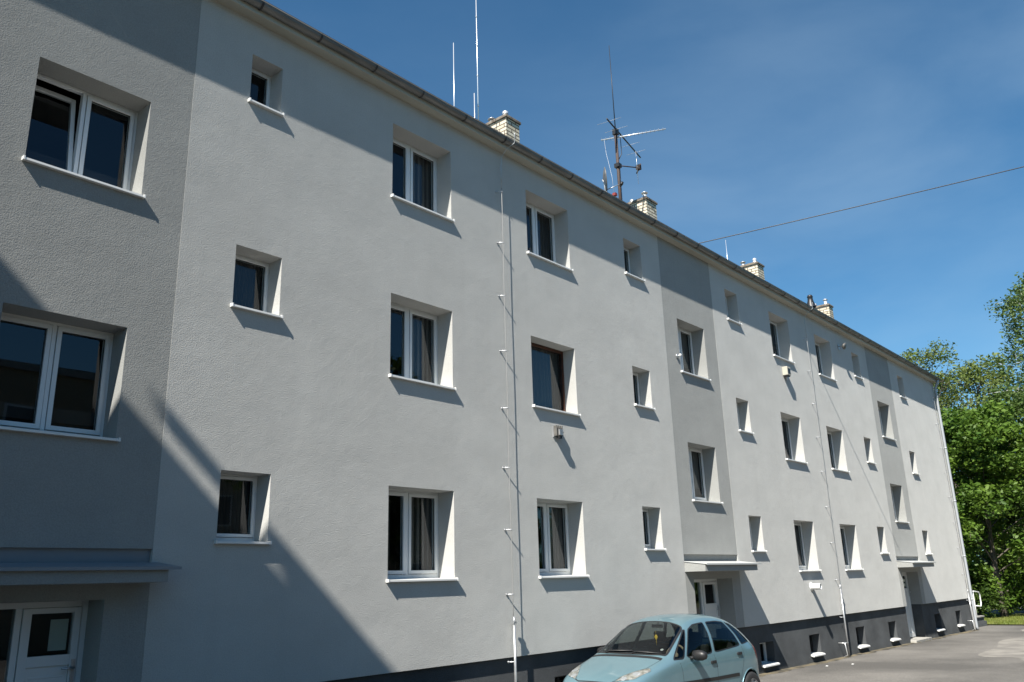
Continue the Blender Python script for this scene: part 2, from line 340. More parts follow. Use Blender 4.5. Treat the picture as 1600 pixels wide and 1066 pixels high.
# floors and partition inside, so rooms are dark and closed
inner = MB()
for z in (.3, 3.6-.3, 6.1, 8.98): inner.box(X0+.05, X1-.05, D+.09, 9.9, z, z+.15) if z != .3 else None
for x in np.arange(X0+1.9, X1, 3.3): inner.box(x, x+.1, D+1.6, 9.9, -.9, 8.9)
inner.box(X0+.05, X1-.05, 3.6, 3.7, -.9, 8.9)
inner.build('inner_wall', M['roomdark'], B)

# windows --------------------------------------------------------------
def frame_mesh(wd, ht, two, key, m, tilt=False, D=.35):
    fb = MB(); y0, y1 = D, D+.07; fo = .02 if m != 'pvc' or wd < .8 else .032; fb0 = .05
    for q in ((0, fo, 0, ht), (wd-fo, wd, 0, ht), (fo, wd-fo, 0, fo+fb0), (fo, wd-fo, ht-fo, ht)): fb.box(q[0], q[1], y0, y1, q[2], q[3])
    sashes = [(fo, wd/2-.022), (wd/2+.022, wd-fo)] if two else [(fo, wd-fo)]
    if two: fb.box(wd/2-.022, wd/2+.022, y0-.006, y1, fo+fb0, ht-fo)
    panes = []
    for si, (a, b) in enumerate(sashes):
        if tilt and si == 0: continue
        z0, z1 = fo+fb0, ht-fo; s = (.046 if wd > .8 else .036) if m == 'pvc' else .03; a += .006; b -= .006; z0 += .006; z1 -= .006
        for q in ((a, a+s, z0, z1), (b-s, b, z0, z1), (a+s, b-s, z0, z0+s), (a+s, b-s, z1-s, z1)): fb.box(q[0], q[1], y0-.016, y1-.02, q[2], q[3])
        panes.append((a+s, b-s, z0+s, z1-s))
    return fb, panes
CACHE = {}
def window(h, curt=None, frame='pvc', tilt=False):
    x0, x1, z0, z1, ty, key = h; wd, ht = x1-x0, z1-z0; two = ty in ('big', 'stair') and frame == 'pvc'
    ck = (ty, frame, tilt); D = DT(h)
    if ck not in CACHE:
        fb, panes = frame_mesh(wd, ht, two, key, frame, tilt, D)
        fo_ = fb.build('window', M[frame], B, bevel=.004)
        g = MB()
        for (a, b, c, d) in panes: g.quad((a, D+.02, c), (b, D+.02, c), (b, D+.02, d), (a, D+.02, d))
        g.build('pane', M['glass'], fo_)
        gk = MB()
        for (a, b, c, d) in panes:
            t = .006
            for q in ((a, a+t, c, d), (b-t, b, c, d), (a, b, c, c+t), (a, b, d-t, d)): gk.box(q[0], q[1], D-.012+.02, D+.018, q[2], q[3])
        gk.build('gasket', M['black'], fo_)
        s = MB(); e = .012
        # sloped sheet, nose, drip edge and the two raised end caps
        P = [(D, .026), (-.048, .006), (-.052, .0), (-.052, -.020), (-.047, -.020), (-.047, -.002), (D, .018)]
        for i in range(len(P)):
            p, q = P[i], P[(i+1) % len(P)]
            s.quad((.001, p[0], p[1]), (wd-.001, p[0], p[1]), (wd-.001, q[0], q[1]), (.001, q[0], q[1]))
        s.box(-.012, wd+.012, -.053, -.001, -.019, .004)
        for xx in (-.03, wd+.008): s.box(xx, xx+.018, -.057, -.001, -.024, .018)
        s.build('sill', M['sill'], fo_)
        if tilt:
            a, b, z0_, z1_ = .038, wd/2-.028, .088, ht-.038; s_ = .046; sa = MB()
            w2, h2 = b-a, z1_-z0_
            for q in ((0, s_, 0, h2), (w2-s_, w2, 0, h2), (s_, w2-s_, 0, s_), (s_, w2-s_, h2-s_, h2)): sa.box(q[0], q[1], -.025, .025, q[2], q[3])
            so_ = sa.build('tilted_sash', M[frame], fo_, bevel=.004); so_.location = (a, D+.03, z0_); so_.rotation_euler = (math.radians(-9), 0, 0)
            g = MB(); g.quad((a+s_, D+.03, z0_+s_), (b-s_, D+.03, z0_+s_), (b-s_, D+.03+math.tan(math.radians(9))*(h2-s_), z1_-s_), (a+s_, D+.03+math.tan(math.radians(9))*(h2-s_), z1_-s_)); g.build('tilted_pane', M['glass'], fo_)
        CACHE[ck] = fo_; o = fo_
    else: o = copy_tree(CACHE[ck], B)
    YOFF = YB if ty == 'stair' else 0
    o.location = (x0, YOFF, z0)
    if curt:
        for kind, fa, fb_ in curt:
            c = MB(); a, b = fa*wd, fb_*wd; n = max(2, int((b-a)/.014)); yc = D+.13
            zt, zb = ht-.03, .05
            for i in range(n):
                xa, xb = a+(b-a)*i/n, a+(b-a)*(i+1)/n; ya = yc+.014*math.sin(xa*62+key[0])+.007*math.sin(xa*23); yb = yc+.014*math.sin(xb*62+key[0])+.007*math.sin(xb*23)
                c.quad((xa, ya, zb), (xb, yb, zb), (xb, yb, zt), (xa, ya, zt), True)
            cc = c.build('curtain', M[kind], o)
    return o
for h in holes:
    ty, (kx, i) = h[4], h[5]; fr = 'pvc'; cu = None
    if ty == 'big':
        cu = {(8, 0): [('curtaindark', .02, .34), ('curtain', .62, .98)], (8, 1): [('curtain', .66, .98), ('curtaindark', .02, .2)], (8, 2): [('curtaindark', .1, .3), ('curtain', .62, .98)],
              (11, 0): [('curtain', .50, .98)], (11, 2): [('curtaindark', .5, .8)], (22, 0): [('curtain', .1, .98)], (22, 1): [('curtaindark', .1, .98)], (25, 0): [('curtain', .5, .98)], (25, 2): [('curtaindark', .1, .98)]}.get((kx, i), [('curtaindark', .5, .98)])
        if (kx, i) == (11, 1): fr = 'brown'; cu = [('screen', .0, 1)]
    elif ty == 'small': cu = [('curtaindark', .05, .95)]
    elif kx == 17: cu = [('curtain', .05, .98)]
    tl = ty == 'stair' and (kx, i) == (3, 1)
    o = window(h, cu, fr, tl)
    if tl: o['label'] = 'large window with its left sash tilted open'
    if fr == 'brown': o['label'] = 'brown wooden framed window among the white ones'

# entrances --------------------------------------------------------------
for k, (a, b) in enumerate(OPEN):
    z0 = zg(a)+.07; z1 = ZD; y = .385
    d = MB(); fo = .06
    sl_ = a+ (b-a)*.565
    for q in ((a, a+fo, z0, z1), (b-fo, b, z0, z1), (a+fo, b-fo, z1-fo, z1), (sl_-.03, sl_+.03, z0, z1-fo)): d.box(q[0], q[1], y-.02, y+.06, q[2], q[3])
    # sidelight and leaf
    dl, dr = sl_+.035, b-fo-.005
    lo = z0+.02; mid = .94; top = z1-fo-.005
    for q in ((dl, dl+.08, lo, top), (dr-.07, dr, lo, top), (dl+.08, dr-.07, lo, lo+.14), (dl+.08, dr-.07, mid-.05, mid+.05), (dl+.08, dr-.07, top-.05, top)): d.box(q[0], q[1], y-.035, y+.03, q[2], q[3])
    d.box(dl+.08, dr-.07, y-.012, y+.02, lo+.14, mid-.05)
    for zz in np.linspace(lo+.22, mid-.16, 6): d.box(dl+.12, dr-.11, y-.018, y-.01, zz, zz+.02)
    d.box(a+fo, sl_-.03, y-.01, y+.03, z0, z0+.12)
    do = d.build('entrance_door', M['pvc'], B, bevel=.004)
    g = MB(); g.quad((dl+.07, y, mid+.04), (dr-.06, y, mid+.04), (dr-.06, y, top-.04), (dl+.07, y, top-.04)); g.quad((a+fo, y+.01, z0+.1), (sl_-.03, y+.01, z0+.1), (sl_-.03, y+.01, z1-fo), (a+fo, y+.01, z1-fo))
    g.build('pane', M['glass'], do)
    hd = MB(); hx = dr-.035; hd.box(hx-.018, hx+.018, y-.048, y-.034, .72, .94); hd.tube([(hx, y-.045, .86), (hx, y-.085, .86), (hx-.12, y-.085, .86)], .011, 8); hd.build('handle', M['galv'], do)
    n = MB()
    if k == 0: n.box(dr-.27, dr-.10, y+.012, y+.015, mid+.09, top-.11); n.build('paper_notice', M['paper'], do)
    if k == 2:
        n.box(dl+.10, dr-.09, y+.004, y+.01, mid+.06, top-.11); n.build('notice_board', M['notice'], do)
        p = MB(); p.box(dl+.18, dr-.18, y-.001, y+.003, mid+.12, mid+.2); p.box(dl+.18, dr-.18, y-.001, y+.003, mid+.26, mid+.34); p.build('paper_notice', M['paper'], do)
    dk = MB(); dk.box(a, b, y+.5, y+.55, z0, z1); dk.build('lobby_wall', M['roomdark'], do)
    st = MB(); st.box(a+.003, b-.003, -.12 if k else -.35, .45, zg(a)-.2, z0-.002); st.build('doorstep', M['concrete'], B, bevel=.01)
    # canopy
    ca, cb_ = BAYS[k]
    c = MB(); P = [(.05, 1.865), (-.46, 1.79), (-.46, 1.655), (.01, 1.655)]
    c.box(ca+.0, cb_-.04, -.46, .012, 1.652, 1.775); cn = c.build('canopy', M['dark'], B, bevel=.006)
    t = MB()
    for (xa, xb) in ((ca-.004, cb_+.07),):
        T = [(-.5, 1.787), (-.002, 1.85), (-.002, 1.862), (-.5, 1.80)]
        for i in range(4):
            p, q = T[i], T[(i+1) % 4]; t.quad((xa, p[0], p[1]), (xb, p[0], p[1]), (xb, q[0], q[1]), (xa, q[0], q[1]))
        t.poly([(xa, p[0], p[1]) for p in T]); t.poly([(xb, p[0], p[1]) for p in T]); t.box(xa, xb, -.506, -.5005, 1.772, 1.802)
    t.build('cover_sheet', M['canopytop'] if k else M['skyflash'], cn)
    up = MB(); up.poly([(ca+.01, -.455, 1.777), (ca+.01, .01, 1.777), (ca+.01, .01, 1.846), (ca+.01, -.455, 1.79)]); up.poly([(cb_-.05, -.455, 1.777), (cb_-.05, .01, 1.777), (cb_-.05, .01, 1.846), (cb_-.05, -.455, 1.79)])
    up.build('wedge', M['dark'], cn, fix=False)

# eaves, roof --------------------------------------------------------------
sf = MB(); sf.box(X0-.2, X1+.12, -.165, -.0005, 8.955, 8.985); sf.box(X0-.2, X1+.12, -.19, -.1655, 8.94, 9.13); sf.build('soffit', M['soffit'], B)
rf = MB(); E0, RZ = (-.255, 9.115), 9.115+5.255*.5
for (ya, za, yb, zb) in ((-.255, 9.12, 5, RZ), (10.25, 9.12, 5, RZ)):
    rf.quad((X0-.25, ya, za), (X1+.16, ya, za), (X1+.16, yb, zb), (X0-.25, yb, zb)); rf.quad((X0-.25, ya, za+.03), (X1+.16, ya, za+.03), (X1+.16, yb, zb+.03), (X0-.25, yb, zb+.03))
    rf.quad((X0-.25, ya, za), (X1+.16, ya, za), (X1+.16, ya, za+.03), (X0-.25, ya, za+.03))
    for x in (X0-.25, X1+.16): rf.quad((x, ya, za), (x, yb, zb), (x, yb, zb+.03), (x, ya, za+.03))
RF = rf.build('roof', M['roof'], B, fix=False)
bb = MB()
for x in (X1+.10, X0-.24): bb.poly([(x, -.25, 9.0), (x, -.25, 9.118), (x, 5, RZ-.003), (x, 10.2, 9.118), (x, 10.2, 9.0), (x, 5, RZ-.14)])
bb.build('verge_board', M['gutterdark'], B, fix=False)
gt = MB(); r = .072; cy_, cz_ = -.236, 9.072; n = 10
for (xa, xb) in ((X0-.2, X1+.14),):
    xs = [xa]
    while xs[-1] < xb-2.95: xs.append(xs[-1]+2.91)
    xs.append(xb)
    for i in range(len(xs)-1):
        rr = r + (.0015 if i % 2 else 0)
        for k in range(n):
            t0, t1 = PI+PI*k/n, PI+PI*(k+1)/n
            p0 = (cy_+rr*math.cos(t0), cz_+rr*math.sin(t0)); p1 = (cy_+rr*math.cos(t1), cz_+rr*math.sin(t1))
            gt.quad((xs[i], *p0), (xs[i+1], *p0), (xs[i+1], *p1), (xs[i], *p1), True)
    gt.tube([(xa, cy_-r, cz_+.004), (xb, cy_-r, cz_+.004)], .011, 8)
    for x in (xa, xb):
        gt.poly([(x, cy_+r*math.cos(PI+PI*k/n), cz_+r*math.sin(PI+PI*k/n)) for k in range(n+1)])
G = gt.build('gutter', M['gutter'], B)
def strap(x, m='gutterdark', w_=.028, dr=.006):
    s = MB()
    for k in range(n):
        t0, t1 = PI*.93+PI*1.1*k/n, PI*.93+PI*1.1*(k+1)/n; rr = r+dr
        q = [(cy_+rr*math.cos(t), cz_+rr*math.sin(t)) for t in (t0, t1)]; q2 = [(cy_+(rr+.004)*math.cos(t), cz_+(rr+.004)*math.sin(t)) for t in (t0, t1)]
        s.quad((x, *q2[0]), (x+w_, *q2[0]), (x+w_, *q2[1]), (x, *q2[1]), True)
        for xx in (x, x+w_): s.quad((xx, *q[0]), (xx, *q2[0]), (xx, *q2[1]), (xx, *q[1]))
    return s.build('gutter_strap', M[m], G, fix=False)
x = 4.0-.97*6
while x < X1:
    strap(x+random.uniform(-.03, .03)); x += .975
# chimneys: sub-parts of the roof
for k, (xc, wd) in enumerate(((6.55, .56), (13.99, .50), (20.4, .56), (27.92, .52), (34.77, .44), (.6, .5), (-6.2, .5))):
    mb = MB(); za = 10.2; zb = 12.55 if k else 12.0; xa, xb = xc-wd/2, xc+wd/2; ya, yb = 3.0, 4.9
    mb.box(xa, xb, ya, yb, za, zb); mb.build('chimney', M['brick'], RF)
    cp = MB(); cp.box(xa-.04, xb+.04, ya-.04, yb+.04, zb+.001, zb+.065); cp.box(xa-.01, xb+.01, ya-.01, yb+.01, zb+.066, zb+.10); cp.build('chimney_cap', M['capstone'], RF, bevel=.008)
    if k in (5, 6): continue
    for j, yy in enumerate((3.16, 3.62, 4.1)):
        hgt = (.15, .10, .10)[j]; fl = MB(); z = zb+.10
        Mx = Matrix.Translation((xc-.08, yy, z)); fl.lathe([(.065, 0), (.065, hgt), (.05, hgt), (.05, 0)], 14, Mx)
        if (j+k) % 2 == 0:
            fl.lathe([(.0, hgt+.14), (.10, hgt+.07), (.10, hgt+.06), (0, hgt+.065)], 14, Mx); fl.box(-.055, -.045, -.01, .01, hgt, hgt+.09, Mx); fl.box(.045, .055, -.01, .01, hgt, hgt+.09, Mx)
        else: fl.lathe([(.075, hgt-.03), (.075, hgt+.03), (.04, hgt+.06), (0, hgt+.07)], 14, Mx)
        fl.build('chimney_flue', M['alu'] if j != 1 else M['galv'], RF)
# downpipe
dp = MB(); dx = 36.56
dp.tube([(dx, cy_, cz_-r+.01), (dx, cy_, 8.93), (dx, -.2, 8.86), (dx, -.115, 8.70), (dx, -.1, 8.6), (dx, -.1, 4), (dx, -.1, zg(dx)+.12), (dx-.0, -.13, zg(dx)+.02)], .05, 14)
for z in (8.3, 6.2, 4.1, 2.0, .4): dp.tube([(dx, -.1, z), (dx, -.1, z+.05)], .058, 14); dp.box(dx-.012, dx+.012, -.06, -.001, z+.01, z+.04)
dp.build('downpipe', M['pipe'], B)
# side steps with railing at the gable
stp = empty('side_steps', (38.2, .95, zg(38)), label='low concrete landing with steps at the far gable end of the grey building', cat='steps')
sm_ = MB(); sm_.box(-1.44, 1.6, -.6, .7, -.1, .34); sm_.box(1.601, 1.95, -.6, .7, -.1, .17); sm_.build('landing', M['char'], stp)
sm2 = MB(); sm2.box(-1.44, 1.62, -.63, .73, .341, .385); sm2.build('coping', M['concrete'], stp)
rl = MB(); P0 = [(.75, -.55, .38), (.75, -.55, 1.28), (.85, -.55, 1.36), (1.7, -.55, 1.30), (1.8, -.55, 1.2), (1.78, -.55, .85), (1.65, -.55, .74), (.78, -.55, .80)]
rl.tube(P0, .024, 10); rl.tube([(-1.2, -.55, .38), (-1.2, -.55, 1.32), (.76, -.55, 1.33)], .025, 10); rl.build('railing', M['whitepaint'], stp)

# ------------------------------------------------------------------ things on the facade
def conductor(x, label, grp, zlow, ztube, tubeoff=.09, step=.965, curl=True, light=True):
    z0 = zg(x); e = empty('lightning_conductor', (x, -.001, z0), label=label, cat='lightning conductor', group=grp)
    y = -.078
    t = MB()
    if curl: P = [(x+.06, -.36, 9.2), (x+.1, -.345, 9.14), (x+.09, -.33, 9.02), (x+.03, -.2, 8.93), (x, -.1, 8.80), (x, y, 8.6), (x, y, 8.2)]
    else: P = [(x, y, 8.85), (x, y, 8.2)]
    t.tube([(p[0]-x, p[1]+.001, p[2]-z0) for p in P], .006, 8); t.build('hook_wire', M['galv'], e)
    a = MB(); pts = [(0.0+.004*math.sin(k*1.3), y, z-z0) for k, z in enumerate(np.linspace(8.25, ztube, 14))]
    a.tube(pts, .005, 8); a.build('wire', M['wire'], e)
    b = MB(); b.tube([(0, y-.01, ztube-z0+.08), (0, y-.01, .0)], .021, 12); b.tube([(0, y-.01, ztube-z0+.2), (0, y-.01, ztube-z0+.05)], .014, 8); b.box(-.03, .03, y-.035, y+.02, ztube-z0+.1, ztube-z0+.13); b.build('guard_tube', M['galv'], e)
    zz = 8.13
    while zz > zlow:
        br = MB(); br.tube([(-.06, .004, zz-z0), (-.05, y*.5, zz-z0), (.0, y-.006, zz-z0), (.012, y-.018, zz-z0)], .009, 8); br.tube([(-.06, .0, zz-z0), (-.06, -.012, zz-z0)], .018, 8); br.build('bracket', M['galv'], e); zz -= step
    return e
conductor(9.985, 'thin vertical lightning conductor wire on brackets, nearest, left of the blue car', 'lightning conductors down the facade', .4, .85)
conductor(23.33, 'thin vertical lightning conductor wire between two window columns, right of the blue car', 'lightning conductors down the facade', .2, 1.05)
conductor(36.2, 'lightning conductor running down beside the downpipe at the far corner', 'lightning conductors down the facade', .2, .6, curl=False)
# small bracket post at feet of the conductor
for x in (23.05, 36.02):
    b = MB(); b.tube([(0, .05, .35), (.0, -.12, .35), (.25, -.12, .35)], .012, 8); b.tube([(.0, -.12, .35), (.1, -.12, .05), (.1, -.02, 0)], .012, 8)
    o = b.build('pipe_bracket', M['alu'], None); o.location = (x, 0, zg(x)+.01); tag(o, 'bent metal bracket at the foot of the wall beside the ' + ('middle lightning conductor' if x < 30 else 'far corner downpipe'), 'bracket')
# aerial bracket under the brown window
e = empty('wall_bracket', (11.33, 0, 4.04), label='grey metal fitting with slots and arms on the wall under the brown window', cat='wall fitting')
b = MB(); b.box(-.09, .09, -.02, -.001, -.1, .1); b.build('plate', M['galv'], e)
b = MB()
for xx in (-.08, -.03, .02, .07): b.box(xx, xx+.018, -.085, -.02, -.08, .1)
b.build('fin', M['gutter'], e)
b = MB(); b.tube([(0, -.02, 0), (0, -.11, -.01), (.05, -.13, -.02)], .012, 8); b.box(-.05, .04, -.13, -.10, -.07, .03); b.build('arm', M['galv'], e)
b = MB(); b.box(-.04, .03, -.11, -.06, -.13, -.09); b.build('clamp', M['black'], e)
# box under H3
e = empty('ventilation_box', (21.55, 0, 6.86), label='pale square ventilation box with dark opening under a top-floor window', cat='vent box')
b = MB(); b.box(-.11, .11, -.15, -.001, -.13, .11); b.build('housing', M['soffit'], e, bevel=.012)
b = MB(); b.box(-.08, .08, -.153, -.151, -.09, .06); b.box(-.09, .09, -.13, -.03, -.16, -.131); b.build('opening', M['black'], e)
b = MB(); b.box(-.02, .02, -.1, -.06, -.24, -.161); b.build('drip_tube', M['galv'], e)
# flue pipe
e = empty('flue_pipe', (21.6, 0, 1.23), label='short white flue pipe sticking out of the lower wall right of the second entrance', cat='flue pipe')
R90 = Matrix.Rotation(PI/2, 4, 'X')
b = MB(); b.lathe([(.078, 0), (.078, .25), (.066, .25), (.066, .02)], 20, R90); b.build('tube', M['sill'], e)
b = MB(); b.lathe([(.0, .0), (.064, 0), (.064, .12), (0, .12)], 20, R90); b.build('core', M['black'], e)
b = MB(); b.lathe([(.079, .0), (.11, .002), (.11, .014), (.079, .016)], 20, R90); b.build('collar', M['sill'], e)
# small round lamp left of the stairwell window
e = empty('wall_lamp', (15.77, YB, 6.23), label='tiny white ball-shaped wall fitting beside a stairwell window', cat='wall lamp')
b = MB(); b.lathe([(0, 0), (.045, 0), (.045, .03), (0, .03)], 14, R90); b.tube([(0, -.02, 0), (0, -.07, .0)], .012, 8); b.build('base', M['galv'], e)
b = MB(); b.lathe([(0, .02), (.025, .03), (.036, .05), (.028, .075), (0, .085)], 14, R90 @ Matrix.Translation((0, 0, .04))); b.build('globe', M['sill'], e)
# round fitting high right
e = empty('wall_lamp', (26.1, 0, 8.42), label='grey round lamp on a short arm high under the eaves', cat='wall lamp')
b = MB(); b.box(-.05, .05, -.03, -.001, -.08, .08); b.tube([(0, -.02, .02), (0, -.16, .04)], .018, 8); b.build('base', M['galv'], e)
b = MB(); b.lathe([(0, .0), (.05, .01), (.105, .07), (.11, .09), (.0, .092)], 16, Matrix.Translation((0, -.13, .03)) @ Matrix.Rotation(PI*.62, 4, 'X')); b.build('lamp_head', M['gutter'], e)
# black cup on a sill
b = MB(); b.lathe([(0, 0), (.035, 0), (.045, .1), (.038, .1), (.03, .01)], 14); o = b.build('cup', M['black']); o.location = (10.84, .06, 7.245); tag(o, 'small black cup left on the sill of a top-floor window', 'cup')

# ------------------------------------------------------------------ roof equipment
def mast(x, y, z0, z1, r0, r1, label, m='alu', joints=0):
    e = empty('lightning_rod', (x, y, z0), label=label, cat='lightning rod', group='lightning rods on the roof')
    b = MB(); b.tube([(0, 0, 0), (0, 0, (z1-z0)*.5), (0, 0, z1-z0)], r0, 8, rr=[r0, (r0+r1)/2, r1]); b.build('rod', M[m], e)
    b = MB(); b.box(-.1, .1, -.1, .1, -.15, .02); b.build('foot', M['concrete'], e)
    if joints:
        b = MB()
        for k in range(joints): z = (z1-z0)*(k+1)/(joints+1); b.tube([(0, 0, z), (0, 0, z+.035)], r0+.006, 8)
        b.build('joint', M['galv'], e)
    return e
def zr(y): return 9.15+(y+.255)*.5
mast(11.94, 3, zr(3), 13.73, .013, .008, 'white lightning rod, the leftmost on the roof left of the brick chimney')
mast(12.80, 3.05, zr(3), 16.6, .014, .009, 'tallest white lightning rod, jointed, rising out of the photo', joints=6)
mast(12.62, 3, zr(3), 12.70, .014, .010, 'shortest lightning rod close beside the tallest one')
mast(25.24, 3, zr(3), 12.76, .010, .006, 'very thin lightning rod rising just right of the overhead cable')
# tv antenna mast
e = empty('antenna_mast', (18.68, 3, zr(3)), label='rusty antenna mast with crossed television aerials and a thin whip on the roof', cat='antenna')
z0 = zr(3)
b = MB(); b.tube([(0, 0, 0), (0, 0, 14.25-z0)], .045, 12); b.build('pole', M['rust'], e)
b = MB(); b.tube([(.09, 0, 0), (.09, 0, 13.1-z0)], .015, 8); b.tube([(.09, 0, 12.6-z0), (-.0, 0, 12.62-z0)], .02, 8); b.build('conduit', M['galv'], e)
b = MB(); b.tube([(0, 0, 14.25-z0), (-.02, 0, 17.17-z0)], .016, 8, rr=[.016, .008]); b.build('whip', M['black'], e)
def yagi(pa, pb, ne, ln, m, boom, vert=False, le=.8):
    pa, pb = Vector(pa)-Vector((18.68, 3, z0)), Vector(pb)-Vector((18.68, 3, z0)); d = (pb-pa); u = d.normalized()
    cr_ = Vector((0, 0, 1)) if vert else u.cross(Vector((0, 0, 1))).normalized()
    bm_ = MB(); bm_.tube([pa, pb], boom, 8); o = bm_.build('boom', M[m], e)
    el = MB()
    for k in range(ne):
        p = pa + d*((k+.3)/ne); l = ln*(1-(1-le)*k/ne)
        el.tube([p-cr_*l/2, p+cr_*l/2], .0045, 6)
    el.build('element', M['pipe'], o); return o
yagi((18.55, 3.44, 14.07), (19.42, 1.75, 14.12), 16, .22, 'alu', .018)
yagi((17.98, 2.82, 14.28), (20.45, 3.28, 14.18), 5, .75, 'black', .022)
b = MB(); b.tube([(0, 0, 13.12-z0), (.95, -.15, 13.35-z0)], .018, 8); b.tube([(.85, -.25, 13.4-z0), (1.1, .05, 13.3-z0)], .025, 8); b.box(.85, .97, -.2, -.08, 13.28-z0, 13.42-z0); arm = b.build('side_arm', M['rust'], e)
b = MB()
for k in range(4):
    xx = .72+.17*k; b.tube([(xx, -.2+.1*k, 13.0-z0), (xx, -.2+.1*k, 13.8-z0)], .005, 6)
b.build('element', M['alu'], arm)
b = MB(); b.box(-.07, .07, -.07, .07, 14.12-z0, 14.3-z0); b.box(-.08, .08, -.08, .08, 13.05-z0, 13.17-z0); b.tube([(.04, 0, 13.3-z0), (.25, 0, 13.6-z0), (.32, .05, 14.2-z0)], .012, 6); b.build('clamp', M['black'], e)
b = MB(); b.tube([(-.1, .35, 14.05-z0), (-.12, .3, 13.6-z0), (-.35, .0, 12.6-z0), (-.3, 0, 11.9-z0)], .005, 6); b.build('cable', M['pipe'], e)
# dish
e = empty('satellite_dish', (18.0, 3.0, zr(3)), label='pale satellite dish seen edge-on left of the antenna mast, receiver arm at its right', cat='satellite dish')
h = 12.42-zr(3)
Md = Matrix.Translation((0, 0, h)) @ Vector((.60, -.80, .06)).normalized().to_track_quat('Z', 'Y').to_matrix().to_4x4()
b = MB(); pr = [(r_*.35, .07*r_*r_-.07) for r_ in np.linspace(0.02, 1, 8)]; b.lathe(pr + [(p[0], p[1]-.012) for p in pr[::-1]], 28, Md, closed=True); b.build('reflector', M['gutter'], e)
b = MB(); b.tube([Md @ Vector((0, -.32, -.02)), Md @ Vector((0, -.2, .36))], .013, 8); b.build('arm', M['galv'], e)
b = MB(); b.tube([Md @ Vector((0, -.22, .38)), Md @ Vector((0, -.14, .46))], .035, 10); b.tube([Md @ Vector((.09, -.22, .38)), Md @ Vector((.08, -.14, .46))], .03, 10); b.build('receiver', M['black'], e)
b = MB(); b.box(.12, .22, -.2, -.1, h-.5, h-.42); b.build('red_cap', M['red'], e)
b = MB(); b.tube([(0, 0, 0), (-.03, .04, h-.1), Md @ Vector((0, 0, -.1))], .022, 8); b.build('post', M['galv'], e)
# dark ventilator cowl beside the far chimney
e = empty('roof_ventilator', (32.5, 3, zr(3)), label='dark ventilator cowl on the roof just left of the far chimney', cat='roof vent')
b = MB(); b.lathe([(.1, 0), (.1, 1.2), (.09, 1.35)], 16); b.build('stack', M['black'], e)
b = MB(); b.lathe([(.2, 1.2), (.19, 1.24), (.11, 1.5), (.1, 1.62), (.12, 1.64), (.09, 1.72), (0, 1.76)], 16); b.build('cowl', M['black'], e)
b = MB(); b.lathe([(.06, 0), (.06, 1.15), (.05, 1.16), (0, 1.17)], 12); b.location = None; o = b.build('roof_vent', M['black']); o.location = (17.4, 3, zr(3)-.0); tag(o, 'small dark vent cap on the roof left of the satellite dish', 'roof vent')
# overhead cable and its hook mast
hk = MB(); pA = Vector((19.75, 2.45, 10.56)); pB = Vector((23.02, -6.29, 11.38)); dd = pB-pA
pC = pA + dd*2.2
ca = MB(); pts = []
for k in range(41):
    t = k/40; p = pA + (pC-pA)*t; p.z -= .10*4*t*(1-t); pts.append(p)
ca.tube([p-pA for p in pts], .013, 8); o = ca.build('overhead_cable', M['black']); o.location = pA; tag(o, 'dark overhead cable stretched across the sky from the roof to the right', 'cable')
hk.tube([(0, 0, 0), (0, 0, pA.z-zr(2.45)+.05)], .03, 8); hk.tube([(0, 0, pA.z-zr(2.45)), (.05, -.12, pA.z-zr(2.45))], .02, 8); o = hk.build('cable_post', M['rust']); o.location = (19.75, 2.45, zr(2.45)); tag(o, 'short rusty steel post on the roof holding the overhead cable', 'post')

# ------------------------------------------------------------------ neighbouring blocks (outside the frame: cast the lower left shade, reflect in the glass)
nb = empty('neighbour_block', (-12, -6, 0), label='beige neighbouring block left of the photo, shading the lower left of the wall', cat='building')
P1 = Vector((-3.92, -1.644)); dv = Vector((1.03, -1.146)); pa = P1 - dv*.5; pb = P1 + dv*2.2; nrm = Vector((-1.146, -1.03)).normalized()
beige = plaster('beige_plaster', (.42, .36, .26), .05)
def prism(P, z0, z1, name, m, par, off):
    mb = MB(); 
    for i in range(len(P)):
        p, q = P[i], P[(i+1) % len(P)]; mb.quad((p[0]-off[0], p[1]-off[1], z0), (q[0]-off[0], q[1]-off[1], z0), (q[0]-off[0], q[1]-off[1], z1), (p[0]-off[0], p[1]-off[1], z1))
    mb.poly([(p[0]-off[0], p[1]-off[1], z1) for p in P]); mb.poly([(p[0]-off[0], p[1]-off[1], z0) for p in P]); return mb.build(name, m, par)
q = [pa, pb, pb+nrm*9, pa+nrm*9]; prism(q, -1, 11.75, 'wall', beige, nb, (-12, -6)); i_ = nrm*.0
q = [pa-nrm*.0+dv*-.05, pb+dv*.05, pb+nrm*9, pa+nrm*9]; prism(q, 11.752, 12.0, 'parapet', M['concrete'], nb, (-12, -6))
prism([P1+dv*.74, P1+dv*2.3, P1+dv*2.3+nrm*.35, P1+dv*.74+nrm*.35], 12.002, 12.42, 'shadow_upstand', M['brick'], nb, (-12, -6)); prism([P1+dv*.43, P1+dv*.739, P1+dv*.739+nrm*.06, P1+dv*.43+nrm*.06], 12.24, 12.42, 'shadow_slab', M['brick'], nb, (-12, -6))  # upstand and floating slab added, shaped to cast the streaked shadow edge
ob = empty('opposite_block', (20, -26, 0), label='beige flat-roofed block across the street, behind the camera and seen only in window reflections', cat='building')
mb = MB(); mb.box(-32, 20, -10, 0, -1, 10.2); mb.build('wall', beige, ob)
mb = MB(); mb.box(-32.2, 20.2, -10.2, .2, 10.201, 10.5); mb.build('parapet', M['concrete'], ob)
for i in range(12):
    for j in range(3):
        f = MB(); x = -30+4.2*i; z = 1.4+3*j; f.box(x, x+1.5, .002, .05, z, z+1.4); o = f.build('window', M['pvc'], ob)
        g = MB(); g.box(x+.08, x+1.42, .051, .055, z+.08, z+1.32); g.build('pane', M['black'], o)
